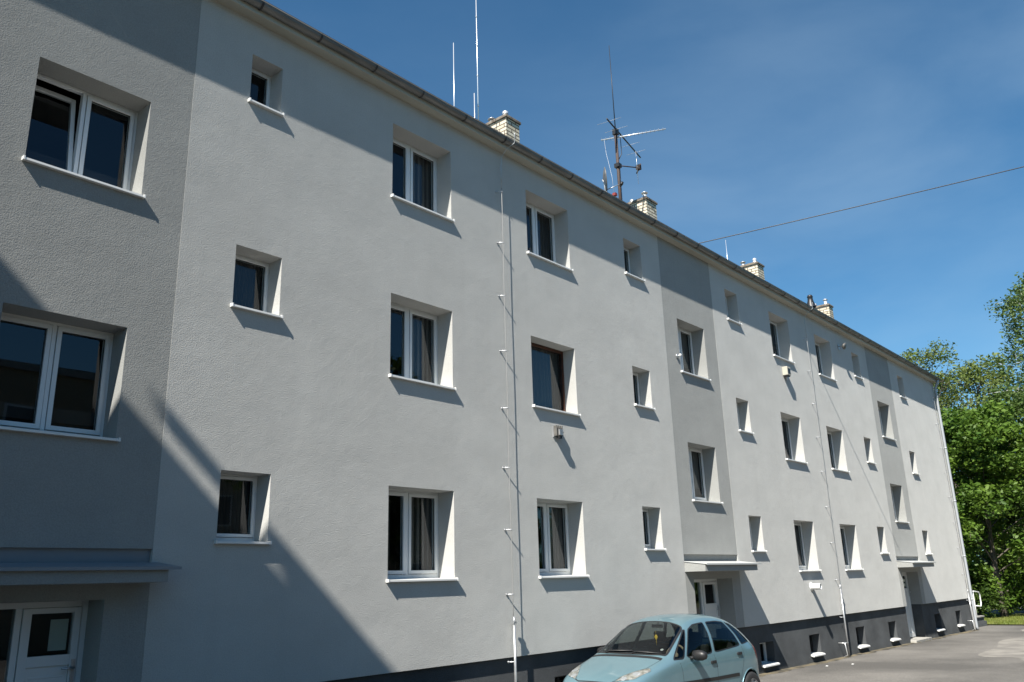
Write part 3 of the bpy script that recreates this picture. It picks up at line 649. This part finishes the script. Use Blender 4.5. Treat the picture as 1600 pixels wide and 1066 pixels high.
mb = MB(); mb.box(-16, -15.2, -4, -3, 10.5, 11.8); mb.build('chimney', M['brick'], ob)

# ------------------------------------------------------------------ car
def make_car(name, paint, label):
    root = empty(name, (0, 0, 0), label=label, cat='car')
    ST = [ # S, w, zbelt, wb, we, ze, zt, zbot
     (-.01, .56, .50, .53, .50, .56, .575, .27), (.05, .68, .60, .62, .58, .665, .70, .22), (.22, .785, .70, .74, .66, .765, .805, .20), (.52, .835, .80, .80, .70, .865, .905, .19),
     (.85, .855, .875, .835, .72, .955, 1.0, .19), (1.06, .862, .915, .845, .715, 1.02, 1.065, .19), (1.30, .866, .94, .85, .69, 1.145, 1.205, .19), (1.58, .868, .955, .852, .65, 1.31, 1.385, .19),
     (1.84, .868, .97, .852, .615, 1.445, 1.52, .19), (2.12, .868, .98, .852, .60, 1.525, 1.595, .19), (2.5, .868, .995, .852, .592, 1.555, 1.632, .19), (2.9, .868, 1.015, .85, .59, 1.54, 1.62, .19),
     (3.22, .866, 1.035, .842, .592, 1.49, 1.572, .19), (3.48, .86, 1.05, .828, .60, 1.405, 1.48, .20), (3.70, .845, 1.045, .805, .615, 1.27, 1.33, .22), (3.86, .815, 1.0, .775, .63, 1.10, 1.13, .24), (3.95, .77, .90, .74, .64, .955, .97, .27), (3.99, .72, .74, .70, .62, .80, .81, .30)]
    V = []; Fc = []; nP = 10
    def sec(st):
        s_, w_, zb, wb, we, ze, zt, z0 = st
        h = [(w_*.90, z0), (w_*.975, z0+.10), (w_, z0+(zb-z0)*.45), (w_*.992, z0+(zb-z0)*.80), (wb, zb), (wb+(we-wb)*.5+.012, zb+(ze-zb)*.52), (we, ze), (we*.78, ze+(zt-ze)*.62), (we*.42, zt-(zt-ze)*.06), (0, zt)]
        return [(s_, t, z) for t, z in h] + [(s_, -t, z) for t, z in h[-2::-1]]
    m = 2*nP-1
    for st in ST: V += sec(st)
    for i in range(len(ST)-1):
        for k in range(m-1): a = i*m+k; Fc.append((a, a+m, a+m+1, a+1))
        Fc.append((i*m, i*m+m-1, (i+1)*m+m-1, (i+1)*m))
    for i in (0, len(ST)-1):
        for k in range(nP-1):
            a, b, c, d = i*m+k, i*m+k+1, i*m+m-2-k, i*m+m-1-k
            Fc.append((a, b, c, d) if b != c else (a, b, d))
    me = bpy.data.meshes.new('cage'); me.from_pydata(V, [], Fc); ob = bpy.data.objects.new('cage', me); COL.objects.link(ob)
    sb = ob.modifiers.new('s', 'SUBSURF'); sb.levels = sb.render_levels = 4
    dg = bpy.context.evaluated_depsgraph_get(); ev = ob.evaluated_get(dg); bm = bmesh.new(); bm.from_mesh(ev.to_mesh())
    bpy.data.objects.remove(ob)
    bmesh.ops.recalc_face_normals(bm, faces=bm.faces)
    bvh = BVHTree.FromBMesh(bm)
    def pside(p, s=1):     # project (S, z) onto the side
        r_ = bvh.ray_cast(Vector((p[0], 2*s, p[1])), Vector((0, -s, 0))); return (r_[0], r_[1]) if r_[0] else (Vector((p[0], .8*s, p[1])), Vector((0, s, 0)))
    def pfront(p):         # project (t, S) from above onto hood / windscreen
        r_ = bvh.ray_cast(Vector((p[1], p[0], 3)), Vector((0, 0, -1))); return (r_[0], r_[1]) if r_[0] else (Vector((p[1], p[0], .9)), Vector((0, 0, 1)))
    def pnose(p):          # project (t, z) from the front
        r_ = bvh.ray_cast(Vector((-2, p[0], p[1])), Vector((1, 0, 0))); return (r_[0], r_[1]) if r_[0] else (Vector((0, p[0], p[1])), Vector((-1, 0, 0)))
    def ptail(p):
        r_ = bvh.ray_cast(Vector((7, p[0], p[1])), Vector((-1, 0, 0))); return (r_[0], r_[1]) if r_[0] else (Vector((4, p[0], p[1])), Vector((1, 0, 0)))
    def smooth_poly(P, n=6):
        o = []; c = len(P)
        for i in range(c):
            p0, p1, p2, p3 = [Vector(P[(i+j-1) % c]).to_3d() for j in range(4)]
            a = p1.lerp(p0, .16); b = p1.lerp(p2, .16)
            for k in range(n+1):
                t = k/n; o.append(((a*(1-t)**2 + p1*2*t*(1-t) + b*t*t)).to_2d())
        return o
    def inset(P, d):
        c = sum((Vector(p) for p in P), Vector((0, 0)))/len(P); o = []; n = len(P)
        area = sum(P[i][0]*P[(i+1) % n][1]-P[(i+1) % n][0]*P[i][1] for i in range(n)); sg = 1 if area > 0 else -1
        for i in range(n):
            a = (Vector(P[i])-Vector(P[i-1])); b = (Vector(P[(i+1) % n])-Vector(P[i]))
            a = a.normalized() if a.length > 1e-6 else b.normalized(); b = b.normalized() if b.length > 1e-6 else a
            nn = Vector((-(a.y+b.y), a.x+b.x))
            if nn.length < 1e-6: nn = Vector((-a.y, a.x))
            o.append(Vector(P[i]) + nn.normalized()*d*sg)
        return o
    def patch(P, proj, off, nm, m_, par=root, step=.05, th=0, ring=None):
        b2 = bmesh.new()
        vs = [b2.verts.new((p[0], p[1], 0)) for p in P]
        if ring:
            vi = [b2.verts.new((p[0], p[1], 0)) for p in ring]; n = len(vs)
            for i in range(n): b2.faces.new((vs[i], vs[(i+1) % n], vi[(i+1) % n], vi[i]))
        else: b2.faces.new(vs)
        xs = [p[0] for p in P]; ys = [p[1] for p in P]
        for ax, vals in ((0, xs), (1, ys)):
            v = min(vals)+step
            while v < max(vals):
                co_ = Vector((0, 0, 0)); co_[ax] = v; no = Vector((0, 0, 0)); no[ax] = 1
                bmesh.ops.bisect_plane(b2, geom=b2.verts[:]+b2.edges[:]+b2.faces[:], plane_co=co_, plane_no=no); v += step
        bmesh.ops.triangulate(b2, faces=b2.faces)
        for v in b2.verts:
            p, n_ = proj((v.co.x, v.co.y)); v.co = p + n_*off
        bmesh.ops.recalc_face_normals(b2, faces=b2.faces)
        me2 = bpy.data.meshes.new(nm); b2.to_mesh(me2); b2.free(); me2.polygons.foreach_set('use_smooth', [True]*len(me2.polygons))
        me2.materials.append(m_); o = bpy.data.objects.new(nm, me2); COL.objects.link(o); o.parent = par
        return o
    SIDE = [('quarter_window', [(1.14, .975), (1.79, 1.405), (1.84, 1.40), (1.44, .975)]),
            ('side_window', [(1.50, .985), (1.90, 1.405), (2.10, 1.475), (2.42, 1.495), (2.40, 1.3), (2.30, 1.0)]),
            ('side_window', [(2.37, 1.005), (2.475, 1.28), (2.50, 1.495), (2.85, 1.495), (3.08, 1.465), (3.22, 1.25), (3.27, 1.06)]),
            ('quarter_window', [(3.33, 1.07), (3.28, 1.25), (3.14, 1.46), (3.30, 1.425), (3.50, 1.29), (3.66, 1.10)])]
    WS = smooth_poly([(-.72, 1.10), (-.60, 1.83), (-.3, 1.885), (0, 1.90), (.3, 1.885), (.60, 1.83), (.72, 1.10), (.45, 1.03), (0, 1.0), (-.45, 1.03)])
    RW = smooth_poly([(-.58, 1.10), (-.52, 1.42), (.52, 1.42), (.58, 1.10)])
    def inside(P, x, y):
        c = False; n = len(P)
        for i in range(n):
            a, b = P[i], P[i-1]
            if (a[1] > y) != (b[1] > y) and x < (b[0]-a[0])*(y-a[1])/(b[1]-a[1])+a[0]: c = not c
        return c
    SP = [(n_, smooth_poly(P)) for n_, P in SIDE]
    glass = []
    for n_, P in SP:
        for s_ in (1, -1):
            pr = lambda p, s_=s_: pside(p, s_)
            g = patch(P, pr, .003, n_, M['cardark']); patch(P, pr, .0045, 'seal', M['black'], g, ring=inset(P, .017))
    g = patch(WS, pfront, .004, 'windscreen', M['carglass']); patch(WS, pfront, .0055, 'seal', M['black'], g, ring=inset(WS, .032))
    g = patch(RW, ptail, .004, 'rear_window', M['cardark']); patch(RW, ptail, .0055, 'seal', M['black'], g, ring=inset(RW, .03))
    # seams, trims
    def seam(P, proj, wd=.006, nm='panel_gap', m_=None, off=.0015):
        P = [Vector(p) for p in P]; Q = []
        for i in range(len(P)-1):
            n_ = max(2, int((P[i+1]-P[i]).length/.04))
            for k in range(n_): Q.append(P[i].lerp(P[i+1], k/n_))
        Q.append(P[-1]); mb = MB(); L_ = []
        for i, p in enumerate(Q):
            d = (Q[min(i+1, len(Q)-1)]-Q[max(i-1, 0)]).normalized(); nn = Vector((-d.y, d.x))*wd/2
            a, na = proj(p+nn); b, nb_ = proj(p-nn); L_.append((a+na*off, b+nb_*off))
        for i in range(len(L_)-1): mb.quad(L_[i][0], L_[i][1], L_[i+1][1], L_[i+1][0], True)
        return mb.build(nm, m_ or M['black'], root)
    for s_ in (1, -1):
        pr = lambda p, s_=s_: pside(p, s_)
        seam([(2.335, .98), (2.385, .80), (2.37, .50), (2.33, .30)], pr); seam([(1.30, .93), (1.33, .80), (1.34, .40), (1.40, .30), (2.33, .30)], pr)
        seam([(3.30, 1.05), (3.33, .92), (3.26, .75), (3.12, .5), (3.05, .30), (2.33, .30)], pr)
        seam([(1.05, .62), (2.35, .60), (3.08, .60)], pr, .055, 'rub_strip', M['black'], .008)
        for hx, hz in ((2.27, .865), (3.16, .935)):
            mb = MB(); p, n_ = pr((hx, hz)); Mx = Matrix.Translation(p + n_*.004)
            mb.box(-.075, .075, -.012 if s_ > 0 else -.022, .022 if s_ > 0 else .012, -.024, .024, Mx); mb.build('door_handle', M['black'], root, bevel=.008)
        # mirror
        mb = MB(); mb.lathe([(.0, -.10), (.05, -.09), (.075, -.04), (.08, .02), (.07, .075), (.0, .085)], 18, Matrix.Translation((1.66, .985*s_, 1.02)) @ Matrix.Rotation(PI/2*s_, 4, 'X') @ Matrix.Diagonal((.95, 1.05, 1.35, 1)))
        mb.tube([(1.60, .84*s_, .975), (1.64, .93*s_, 1.0)], .03, 10); mb.build('wing_mirror', M['black'], root)
        # headlight
        HL = smooth_poly([(.40*s_, .12), (.67*s_, .26), (.76*s_, .60), (.70*s_, .66), (.58*s_, .50), (.42*s_, .24)])
        g = patch(HL, pfront, .006, 'headlight', M['lens'], step=.04)
        bk = patch(inset(HL, .005), pfront, .0015, 'reflector', LAMP, g, step=.04)
        mb = MB()
        for q in ((.5, .22, .055), (.62, .40, .06)):
            p, n_ = pfront((q[0]*s_, q[1])); Mx = Matrix.Translation(p+n_*.002) @ n_.to_track_quat('Z', 'Y').to_matrix().to_4x4(); mb.lathe([(q[2], 0), (q[2]*.8, .003), (0, .001)], 16, Mx)
        mb.build('bulb_ring', M['alu'], g)
        TL = smooth_poly([(3.90, .78), (3.95, .95), (3.80, 1.08), (3.76, 1.0), (3.84, .8)])
        patch(TL, pr, .005, 'tail_light', M['taillamp'], step=.03)
        # wheels
        for wx in (.78, 3.50):
            Mx = Matrix.Translation((wx, .80*s_, .30)) @ Matrix.Rotation(-PI/2*s_, 4, 'X')
            ty = MB(); ty.lathe([(.19, -.09), (.26, -.095), (.295, -.075), (.305, -.04), (.305, .04), (.295, .07), (.26, .085), (.195, .08)], 40, Mx); wh = ty.build('wheel', M['tyre'], root)
            rm = MB(); rm.lathe([(.20, .075), (.195, .05), (.17, .045), (.06, .06), (.05, .075), (0, .078)], 40, Mx); rm.build('hubcap', M['hub'], wh)
            sp = MB()
            for k in range(7): sp.box(.07, .185, -.012, .012, .05, .068, Mx @ Matrix.Rotation(2*PI*k/7, 4, 'Z'))
            sp.build('spoke', M['hubdark'], wh)
            aw = MB(); aw.lathe([(.345, -.24), (.345, .02), (.33, .02)], 32, Matrix.Translation((wx, .79*s_, .31)) @ Matrix.Rotation(-PI/2*s_, 4, 'X')); aw.build('wheel_well', M['black'], root)
            ar = MB(); ar.tube([pr((wx+.35*math.cos(t), max(.22, .31+.35*math.sin(t))))[0] for t in np.linspace(-.2, PI+.2, 26)], .011, 6, cap=False); ar.build('arch_lip', paint, root)
    # bonnet cut, grille, bumper, plate
    seam([(-.70, 1.0), (-.66, .62), (-.50, .30), (-.34, .10), (.34, .10), (.50, .30), (.66, .62), (.70, 1.0)], pfront, .006, 'bonnet_gap')
    seam([(-.70, .99), (-.4, .965), (0, .955), (.4, .965), (.70, .99)], pfront, .07, 'scuttle', M['black'], .003)
    gp = [(-.33, .60), (.33, .60), (.30, .655), (-.30, .655)]
    patch(smooth_poly(gp), pnose, .004, 'grille', M['black']); patch(smooth_poly([(-.5, .30), (.5, .30), (.42, .43), (-.42, .43)]), pnose, .004, 'lower_grille', M['black'])
    mb = MB(); mb.box(-.035, -.02, -.26, .26, .44, .54); mb.build('number_plate', M['sill'], root)
    seam([(-.60, .22), (-.3, .09), (.3, .09), (.60, .22)], pfront, .012, 'bumper_gap')
    seam([(0, 0.3), (0, 0.31)], pfront, .0) if False else None
    # wipers
    for a, b_, c in (((.10, 1.02), (.18, 1.06), (.62, 1.10)), ((-.45, 1.03), (-.4, 1.07), (.06, 1.09))):
        P = [pfront(a)[0]+Vector((0, 0, .015)), pfront(b_)[0]+Vector((0, 0, .028)), pfront(c)[0]+Vector((0, 0, .02))]
        mb = MB(); mb.tube(P, .009, 8); mb.tube([pfront((b_[0]-.1, b_[1]+.005))[0]+Vector((0, 0, .012)), pfront((c[0]+.02, c[1]+.012))[0]+Vector((0, 0, .012))], .006, 6); mb.build('wiper', M['black'], root)
    # interior
    mb = MB()
    for s_ in (1, -1):
        for sx in (2.05, 2.95):
            mb.box(sx, sx+.48, .38*s_-.24, .38*s_+.24, .45, .58); mb.box(sx+.42, sx+.55, .38*s_-.23, .38*s_+.23, .58, 1.12); mb.box(sx+.46, sx+.54, .38*s_-.12, .38*s_+.12, 1.14, 1.32)
    mb.build('seat', M['seat'], root, bevel=.03)
    mb = MB(); P = [(1.12, .60), (1.12, .985), (1.35, 1.005), (1.62, .985), (1.72, .88), (1.75, .6)]
    for i in range(len(P)):
        p, q = P[i], P[(i+1) % len(P)]; mb.quad((p[0], -.70, p[1]), (p[0], .70, p[1]), (q[0], .70, q[1]), (q[0], -.70, q[1]))
    for y in (-.7, .7): mb.poly([(p[0], y, p[1]) for p in P])
    mb.build('dashboard', M['dash'], root)
    mb = MB(); Mx = Matrix.Translation((1.86, .38, .98)) @ Matrix.Rotation(math.radians(-62), 4, 'Y')
    mb.lathe([(.18+.017*math.cos(t), .017*math.sin(t)) for t in np.linspace(0, 2*PI, 10, endpoint=False)], 32, Mx, closed=True); mb.box(-.17, .17, -.02, .02, -.01, .01, Mx); mb.lathe([(0, .03), (.06, .02), (.06, -.02), (0, -.03)], 16, Mx); mb.tube([Mx @ Vector((0, 0, 0)), (1.6, .38, .85)], .03, 8)
    mb.build('steering_wheel', M['steer'], root)
    mb = MB(); mb.box(1.93, 1.96, -.11, .11, 1.42, 1.475); mb.tube([(1.96, 0, 1.45), (2.0, 0, 1.56)], .01, 6); mb.build('rear_view_mirror', M['black'], root, bevel=.006)
    mb = MB(); mb.box(.95, 3.9, -.72, .72, .26, .30); mb.box(.95, 1.0, -.72, .72, .3, .85); mb.build('floor_pan', M['black'], root)
    p, n_ = pfront((.56, 1.22)); mb = MB(); Mx = Matrix.Translation(p-n_*.004) @ n_.to_track_quat('Z', 'Y').to_matrix().to_4x4(); mb.lathe([(.0, 0), (.028, 0), (.028, -.002), (0, -.002)], 16, Mx); mb.build('windscreen_sticker', M['sill'], root)
    # cut holes in the shell
    ins = [inset(P, .008) for _, P in SP]; insW = inset(WS, .016); insR = inset(RW, .015); dele = []
    for f in bm.faces:
        c = f.calc_center_median()
        if abs(c.y) > .3 and abs(f.normal.y) > .25 and any(inside(P, c.x, c.z) for P in ins): dele.append(f)
        elif c.z > .95 and c.x < 1.95 and f.normal.x < -.1 and inside(insW, c.y, c.x): dele.append(f)
        elif c.x > 3.2 and f.normal.x > .2 and inside(insR, c.y, c.z): dele.append(f)
        elif abs(c.y) > .45 and c.z < .75 and any((c.x-wx)**2+(c.z-.31)**2 < .348**2 for wx in (.78, 3.50)): dele.append(f)
    bmesh.ops.delete(bm, geom=dele, context='FACES')
    me = bpy.data.meshes.new('body'); bm.to_mesh(me); bm.free(); me.polygons.foreach_set('use_smooth', [True]*len(me.polygons)); me.materials.append(paint)
    o = bpy.data.objects.new('body', me); COL.objects.link(o); o.parent = root
    return root
M['tyre'] = mat('tyre_rubber', (.02, .02, .021), .8); M['hub'] = mat('hubcap_silver', (.45, .46, .47), .35, .6); M['hubdark'] = mat('hubcap_grey', (.3, .31, .32), .4, .5)
M['seat'] = mat('dark_seat_cloth', (.03, .03, .033), .9); M['dash'] = mat('grey_dashboard', (.085, .082, .075), .8); M['steer'] = mat('beige_wheel_cover', (.32, .24, .16), .7)
M['taillamp'] = mat('red_tail_lamp', (.35, .015, .012), .15, 0, .6); LAMP = mat('lamp_reflector', (.62, .60, .52), .28, .55); noisy(LAMP, (.35, .33, .27), (.85, .83, .76), 16, 4)
PAINT = mat('pale_turquoise_car_paint', (.165, .285, .32), .36, .45, .5, Coat_Weight=.9, Coat_Roughness=.03); noisy(PAINT, (.16, .275, .32), (.175, .295, .34), 3, 6)
car = make_car('parked_car', PAINT, 'pale turquoise compact people carrier parked against the wall near the second entrance')
car.location = (10.31, -1.2, zg(12.2)-.01); car.rotation_euler = (0, 0, -.05); car.scale = (.915, -.915, .915)
fr = empty('air_freshener', (0, 0, 0), label='yellow ornament hanging from the mirror inside the turquoise car', cat='air freshener')
Mc = Matrix.Translation((10.31, -1.2, zg(12.2)-.01)) @ Matrix.Rotation(-.05, 4, 'Z')
pos = Mc @ Vector((1.80*.915, -.06*.915, 1.27*.915)); fr.location = pos; fr.scale = (.6, .6, .55)
mb = MB(); mb.lathe([(0, -.07), (.025, -.055), (.04, -.01), (.03, .035), (.035, .06), (0, .075)], 12, Matrix.Diagonal((.35, 1, 1, 1))); mb.box(-.008, .008, -.05, .05, .0, .03); yl = mat('yellow_plastic', (.75, .5, .03), .5); mb.build('ornament', yl, fr)
mb = MB(); mb.tube([(0, 0, .07), (0, 0, .17)], .003, 6); mb.tube([(0, 0, -.07), (.0, 0, -.22)], .004, 6); mb.build('string', yl, fr)

# ------------------------------------------------------------------ trees
def leafmat(name, c1, c2):
    m = mat(name, c1, .55, spec=.35); nt = m.node_tree; N = nt.nodes.new; L = nt.links.new; b = nt.nodes['Principled BSDF']
    x, mp = noisy(m, c1, c2, .9, 5, .35, .65); tr = N('ShaderNodeBsdfTranslucent'); mixs = N('ShaderNodeMixShader'); mixs.inputs[0].default_value = .33
    g = N('ShaderNodeNewGeometry'); L(x.outputs[2], tr.inputs['Color']); o = nt.nodes['Material Output']; L(b.outputs[0], mixs.inputs[1]); L(tr.outputs[0], mixs.inputs[2]); L(mixs.outputs[0], o.inputs[0])
    return m
LM = {'maple': leafmat('maple_leaf', (.05, .11, .012), (.135, .22, .028)), 'birch': leafmat('birch_leaf', (.06, .11, .022), (.12, .175, .045)), 'ash': leafmat('young_leaf', (.095, .145, .028), (.18, .22, .06)), 'dark': leafmat('dark_leaf', (.04, .08, .012), (.08, .13, .02))}
def leaves(centres, radii, counts, size, m, parent, name='crown', flat=.5, droop=0):
    C_ = np.repeat(np.array(centres), counts, axis=0); Rr = np.repeat(np.array(radii), counts); n = len(C_)
    d = rng.normal(size=(n, 3)); d /= np.linalg.norm(d, axis=1)[:, None]; P = C_ + d*(Rr*rng.random(n)**.45)[:, None]*np.array([1, 1, .75])
    if droop: P[:, 2] -= droop*rng.random(n)**2
    a = rng.normal(size=(n, 3)); a[:, 2] *= flat; a /= np.linalg.norm(a, axis=1)[:, None]; b = np.cross(a, rng.normal(size=(n, 3))); b /= np.linalg.norm(b, axis=1)[:, None]
    s = size*(.6+.8*rng.random(n))[:, None]
    V = np.stack([P-a*s, P-b*s*.5+a*s*.1, P+a*s, P+b*s*.5+a*s*.1], 1).reshape(-1, 3)
    me = bpy.data.meshes.new(name); me.vertices.add(4*n); me.vertices.foreach_set('co', V.ravel().astype(np.float32)); me.loops.add(4*n); me.loops.foreach_set('vertex_index', np.arange(4*n, dtype=np.int32))
    me.polygons.add(n); me.polygons.foreach_set('loop_start', np.arange(0, 4*n, 4, dtype=np.int32)); me.polygons.foreach_set('loop_total', np.full(n, 4, np.int32)); me.update(); me.validate()
    me.materials.append(m); o = bpy.data.objects.new(name, me); COL.objects.link(o); o.parent = parent; return o
def tree(name, x, y, H, crown_r, crown_base, m, label, trunk_r=.2, bark='bark', nb=26, per=130, size=.13, lean=(0, 0), droop=0, clump=.75, group=None, shape=1.0, sub=3):
    z0 = zg(x)-.02; e = empty(name, (x, y, z0), label=label, cat='tree', group=group); r = random.Random(int(x*97+y*13))
    tk = MB(); n = 9; P = [(lean[0]*(k/n)**1.3+r.uniform(-.08, .08)*k/n*2, lean[1]*(k/n)**1.3+r.uniform(-.08, .08)*k/n*2, H*.93*k/n) for k in range(n+1)]
    tk.tube(P, 0, 10, rr=[trunk_r*(1.25 if k == 0 else 1)*(1-.9*k/n) + .012 for k in range(n+1)])
    Pv = [Vector(p) for p in P]; cen = []; rad = []
    for i in range(nb):
        f = crown_base/H + (1-crown_base/H)*((i+.5)/nb)**.9; q = min(f*n/.97, n-.001); k = int(q); base = Pv[k].lerp(Pv[k+1], q-k)
        az = i*2.4+r.uniform(-.5, .5); hh = (f*H-crown_base)/(H-crown_base); prof = math.sin(PI*min(1, max(.06, (1-hh)**shape*.80+.12)))
        ln = crown_r*prof*r.uniform(.7, 1.15); el = r.uniform(.15, .6)+.5*hh; d = Vector((math.cos(az)*math.cos(el), math.sin(az)*math.cos(el), math.sin(el)))
        mid = base + d*ln*.5 + Vector((0, 0, .1*ln)); tip = base + d*ln + Vector((0, 0, -.12*ln if droop else .08*ln)); rb = max(.016, trunk_r*(.16 if bark == 'birchbark' else .34)*(1-hh*.7))
        tk.tube([base, mid, tip], 0, 6, rr=[rb, rb*.6, .012], cap=False)
        for s_ in range(sub):
            f2 = r.uniform(.4, 1); pp = base.lerp(mid, f2*2) if f2 < .5 else mid.lerp(tip, f2*2-1); d2 = Vector((r.gauss(0, 1), r.gauss(0, 1), r.gauss(.2, .6))).normalized()*r.uniform(.35, 1)*ln*.42
            tk.tube([pp, pp+d2], 0, 5, rr=[rb*.4, .008], cap=False); cen.append(tuple(pp+d2)); rad.append(clump*r.uniform(.6, 1.15))
        cen.append(tuple(tip)); rad.append(clump*r.uniform(.7, 1.2))
    tk.build('trunk', M[bark], e, fix=False)
    cnt = [int(per*(q/clump)**2*r.uniform(.7, 1.25)) for q in rad]
    leaves(cen, rad, cnt, size, m, e, droop=droop); return e
tree('birch_tree', 50.5, -4.0, 16.6, 4.4, 4.2, LM['birch'], 'tall birch with a pale leaning trunk, rightmost and highest tree', .2, 'birchbark', 40, 120, .085, (-1.0, 1.4), .9, .62)
tree('maple_tree', 46.5, 1.0, 9.4, 3.3, .5, LM['maple'], 'bright green maple nearest the far corner of the building', .15, 'bark', 48, 170, .12, group=None)
tree('maple_tree', 48.2, -3.2, 8.8, 3.4, .9, LM['maple'], 'bright green maple in front of the birch at the right edge', .16, 'bark', 44, 160, .12)
tree('deciduous_tree', 66.5, 4.4, 15.9, 4.6, 3.5, LM['ash'], 'yellowish green tree rising behind the far end of the roof', .26, 'bark', 44, 100, .12, clump=.85)
tree('deciduous_tree', 62, 6.3, 17.0, 3.6, 6, LM['ash'], 'sparse tree top just showing over the gutter end', .18, 'bark', 34, 60, .10, clump=.85)
tree('deciduous_tree', 57, 3.0, 10.5, 3.6, 1.2, LM['dark'], 'dense dark green tree right behind the far downpipe', .22, 'bark', 40, 170, .13, clump=.9)
tree('maple_tree', 44.6, 3.1, 6.2, 2.0, .8, LM['maple'], 'small bright green maple closest to the gable end', .1, 'bark', 26, 150, .10, clump=.6)
tree('deciduous_tree', 60, .2, 12.0, 4.2, 2.0, LM['dark'], 'dark green tree filling the gap behind the bright maples', .24, 'bark', 40, 150, .14, clump=.95)
tree('deciduous_tree', 58, -6.2, 12.5, 4.6, 2.2, LM['dark'], 'dark green tree behind the birch trunk at the right edge', .24, 'bark', 40, 150, .14, clump=.95)
def bush(x, y, rx, h, m, label, n=9, per=230, size=.085):
    z0 = zg(x)-.02; e = empty('bush', (x, y, z0), label=label, cat='bush'); r = random.Random(int(x*31+y*7)); cen = []; st = MB()
    for k in range(n):
        a = r.uniform(0, 2*PI); q = rx*r.uniform(.1, .75); c = (q*math.cos(a), q*math.sin(a), h*r.uniform(.25, .72)); cen.append(c); st.tube([(0, 0, 0), (c[0]*.5, c[1]*.5, c[2]*.6), c], 0, 5, rr=[.03, .018, .006])
    st.build('stem', M['bark'], e, fix=False); leaves(cen, [h*.34]*n, [per]*n, size, m, e, 'foliage')
bush(52.3, .6, 1.6, 1.9, LM['maple'], 'rounded green bush right of the railing')
bush(56.5, -1.2, 1.7, 1.9, LM['maple'], 'rounded green bush at the right edge behind the path', 10)
bush(45.2, 1.9, 1.1, 2.4, LM['dark'], 'tall dark bush right behind the white railing', 10)
bush(50.0, 3.6, 1.5, 3.0, LM['maple'], 'leafy bush between the maple trunk and the building corner', 12)
bush(57.5, 2.6, 1.6, 2.2, LM['dark'], 'dark bush behind the low concrete wall', 10)
mb = MB(); mb.box(0, .25, -3.5, 3.5, -.1, .32); o = mb.build('low_wall', M['concrete'], bevel=.02); o.location = (57.2, -1.0, zg(57)); tag(o, 'low pale concrete kerb wall beyond the path', 'low wall')
# far wood behind everything
cen = []; rad = []
for k in range(300):
    yy = rng.uniform(-55, 30); xx = 70+rng.uniform(0, 10)+abs(yy)*.1; cen.append((xx, yy, -.6+rng.uniform(0, 1)**1.1*8.5)); rad.append(1.9)
o = leaves(cen, rad, [220]*300, .27, LM['dark'], None, 'far_wood'); tag(o, 'dark mass of distant trees closing the view', 'wood', kind='stuff')
# grass verge
vm = mat('verge_soil', (.09, .10, .04), .95); noisy(vm, (.07, .10, .02), (.20, .19, .09), 1.6, 8)
tag(sheet('verge', [40.4, 44, 49.5], [-1.75, 5], .03, vm), kind='structure')
n = 26000; gx = rng.uniform(40.5, 49.4, n); gy = rng.uniform(-1.7, 4.8, n); hgt = .05+.12*rng.random(n)*(0.5+.5*np.sin(gx*1.7)*np.cos(gy*2.1)); ang = rng.uniform(0, 2*PI, n)
zb = -.41-.0075*np.minimum(gx, 45)+.03; dx_, dy_ = np.cos(ang)*.012, np.sin(ang)*.012; lx, ly = rng.normal(0, .03, n), rng.normal(0, .03, n)
V = np.stack([np.stack([gx-dx_, gy-dy_, zb], 1), np.stack([gx+dx_, gy+dy_, zb], 1), np.stack([gx+lx, gy+ly, zb+hgt], 1)], 1).reshape(-1, 3)
me = bpy.data.meshes.new('grass'); me.vertices.add(3*n); me.vertices.foreach_set('co', V.ravel().astype(np.float32)); me.loops.add(3*n); me.loops.foreach_set('vertex_index', np.arange(3*n, dtype=np.int32)); me.polygons.add(n)
me.polygons.foreach_set('loop_start', np.arange(0, 3*n, 3, dtype=np.int32)); me.polygons.foreach_set('loop_total', np.full(n, 3, np.int32)); me.update(); me.validate()
me.materials.append(leafmat('grass_blade', (.14, .19, .03), (.28, .29, .08))); o = bpy.data.objects.new('grass', me); COL.objects.link(o); tag(o, 'short sunlit grass on the verge', 'grass', kind='stuff')
# litter
for k, (x, y) in enumerate(((20.6, -.55), (21.3, -.9))):
    mb = MB(); mb.poly([(-.04, -.02, .006), (.03, -.03, .012), (.045, .02, .02), (-.02, .03, .008)]); mb.poly([(-.04, -.02, .004), (.03, -.03, .010), (.045, .02, .018), (-.02, .03, .006)])
    o = mb.build('paper_scrap', M['sill'], fix=False); o.location = (x, y, zg(x)+.002); tag(o, ('white scrap of paper on the asphalt nearest the wall, right of the car', 'white scrap of paper lying farther from the wall, right of the car')[k], 'litter')

# unseen trees added across the street to darken glass reflections and ambient light
for k, (x, y, h, lab) in enumerate(((21, -17.5, 9.5, 'dark green tree added behind the camera for reflections, nearest the car'), (30, -18.5, 10.5, 'dark green tree added behind the camera for reflections, middle of its row'), (39, -17.5, 10, 'dark green tree added behind the camera for reflections, farthest along the street'))):
    tree('reflection_tree', x, y, h, 4.2, 1.2, LM['dark'], lab, .22, 'bark', 30, 110, .2, clump=1.1)
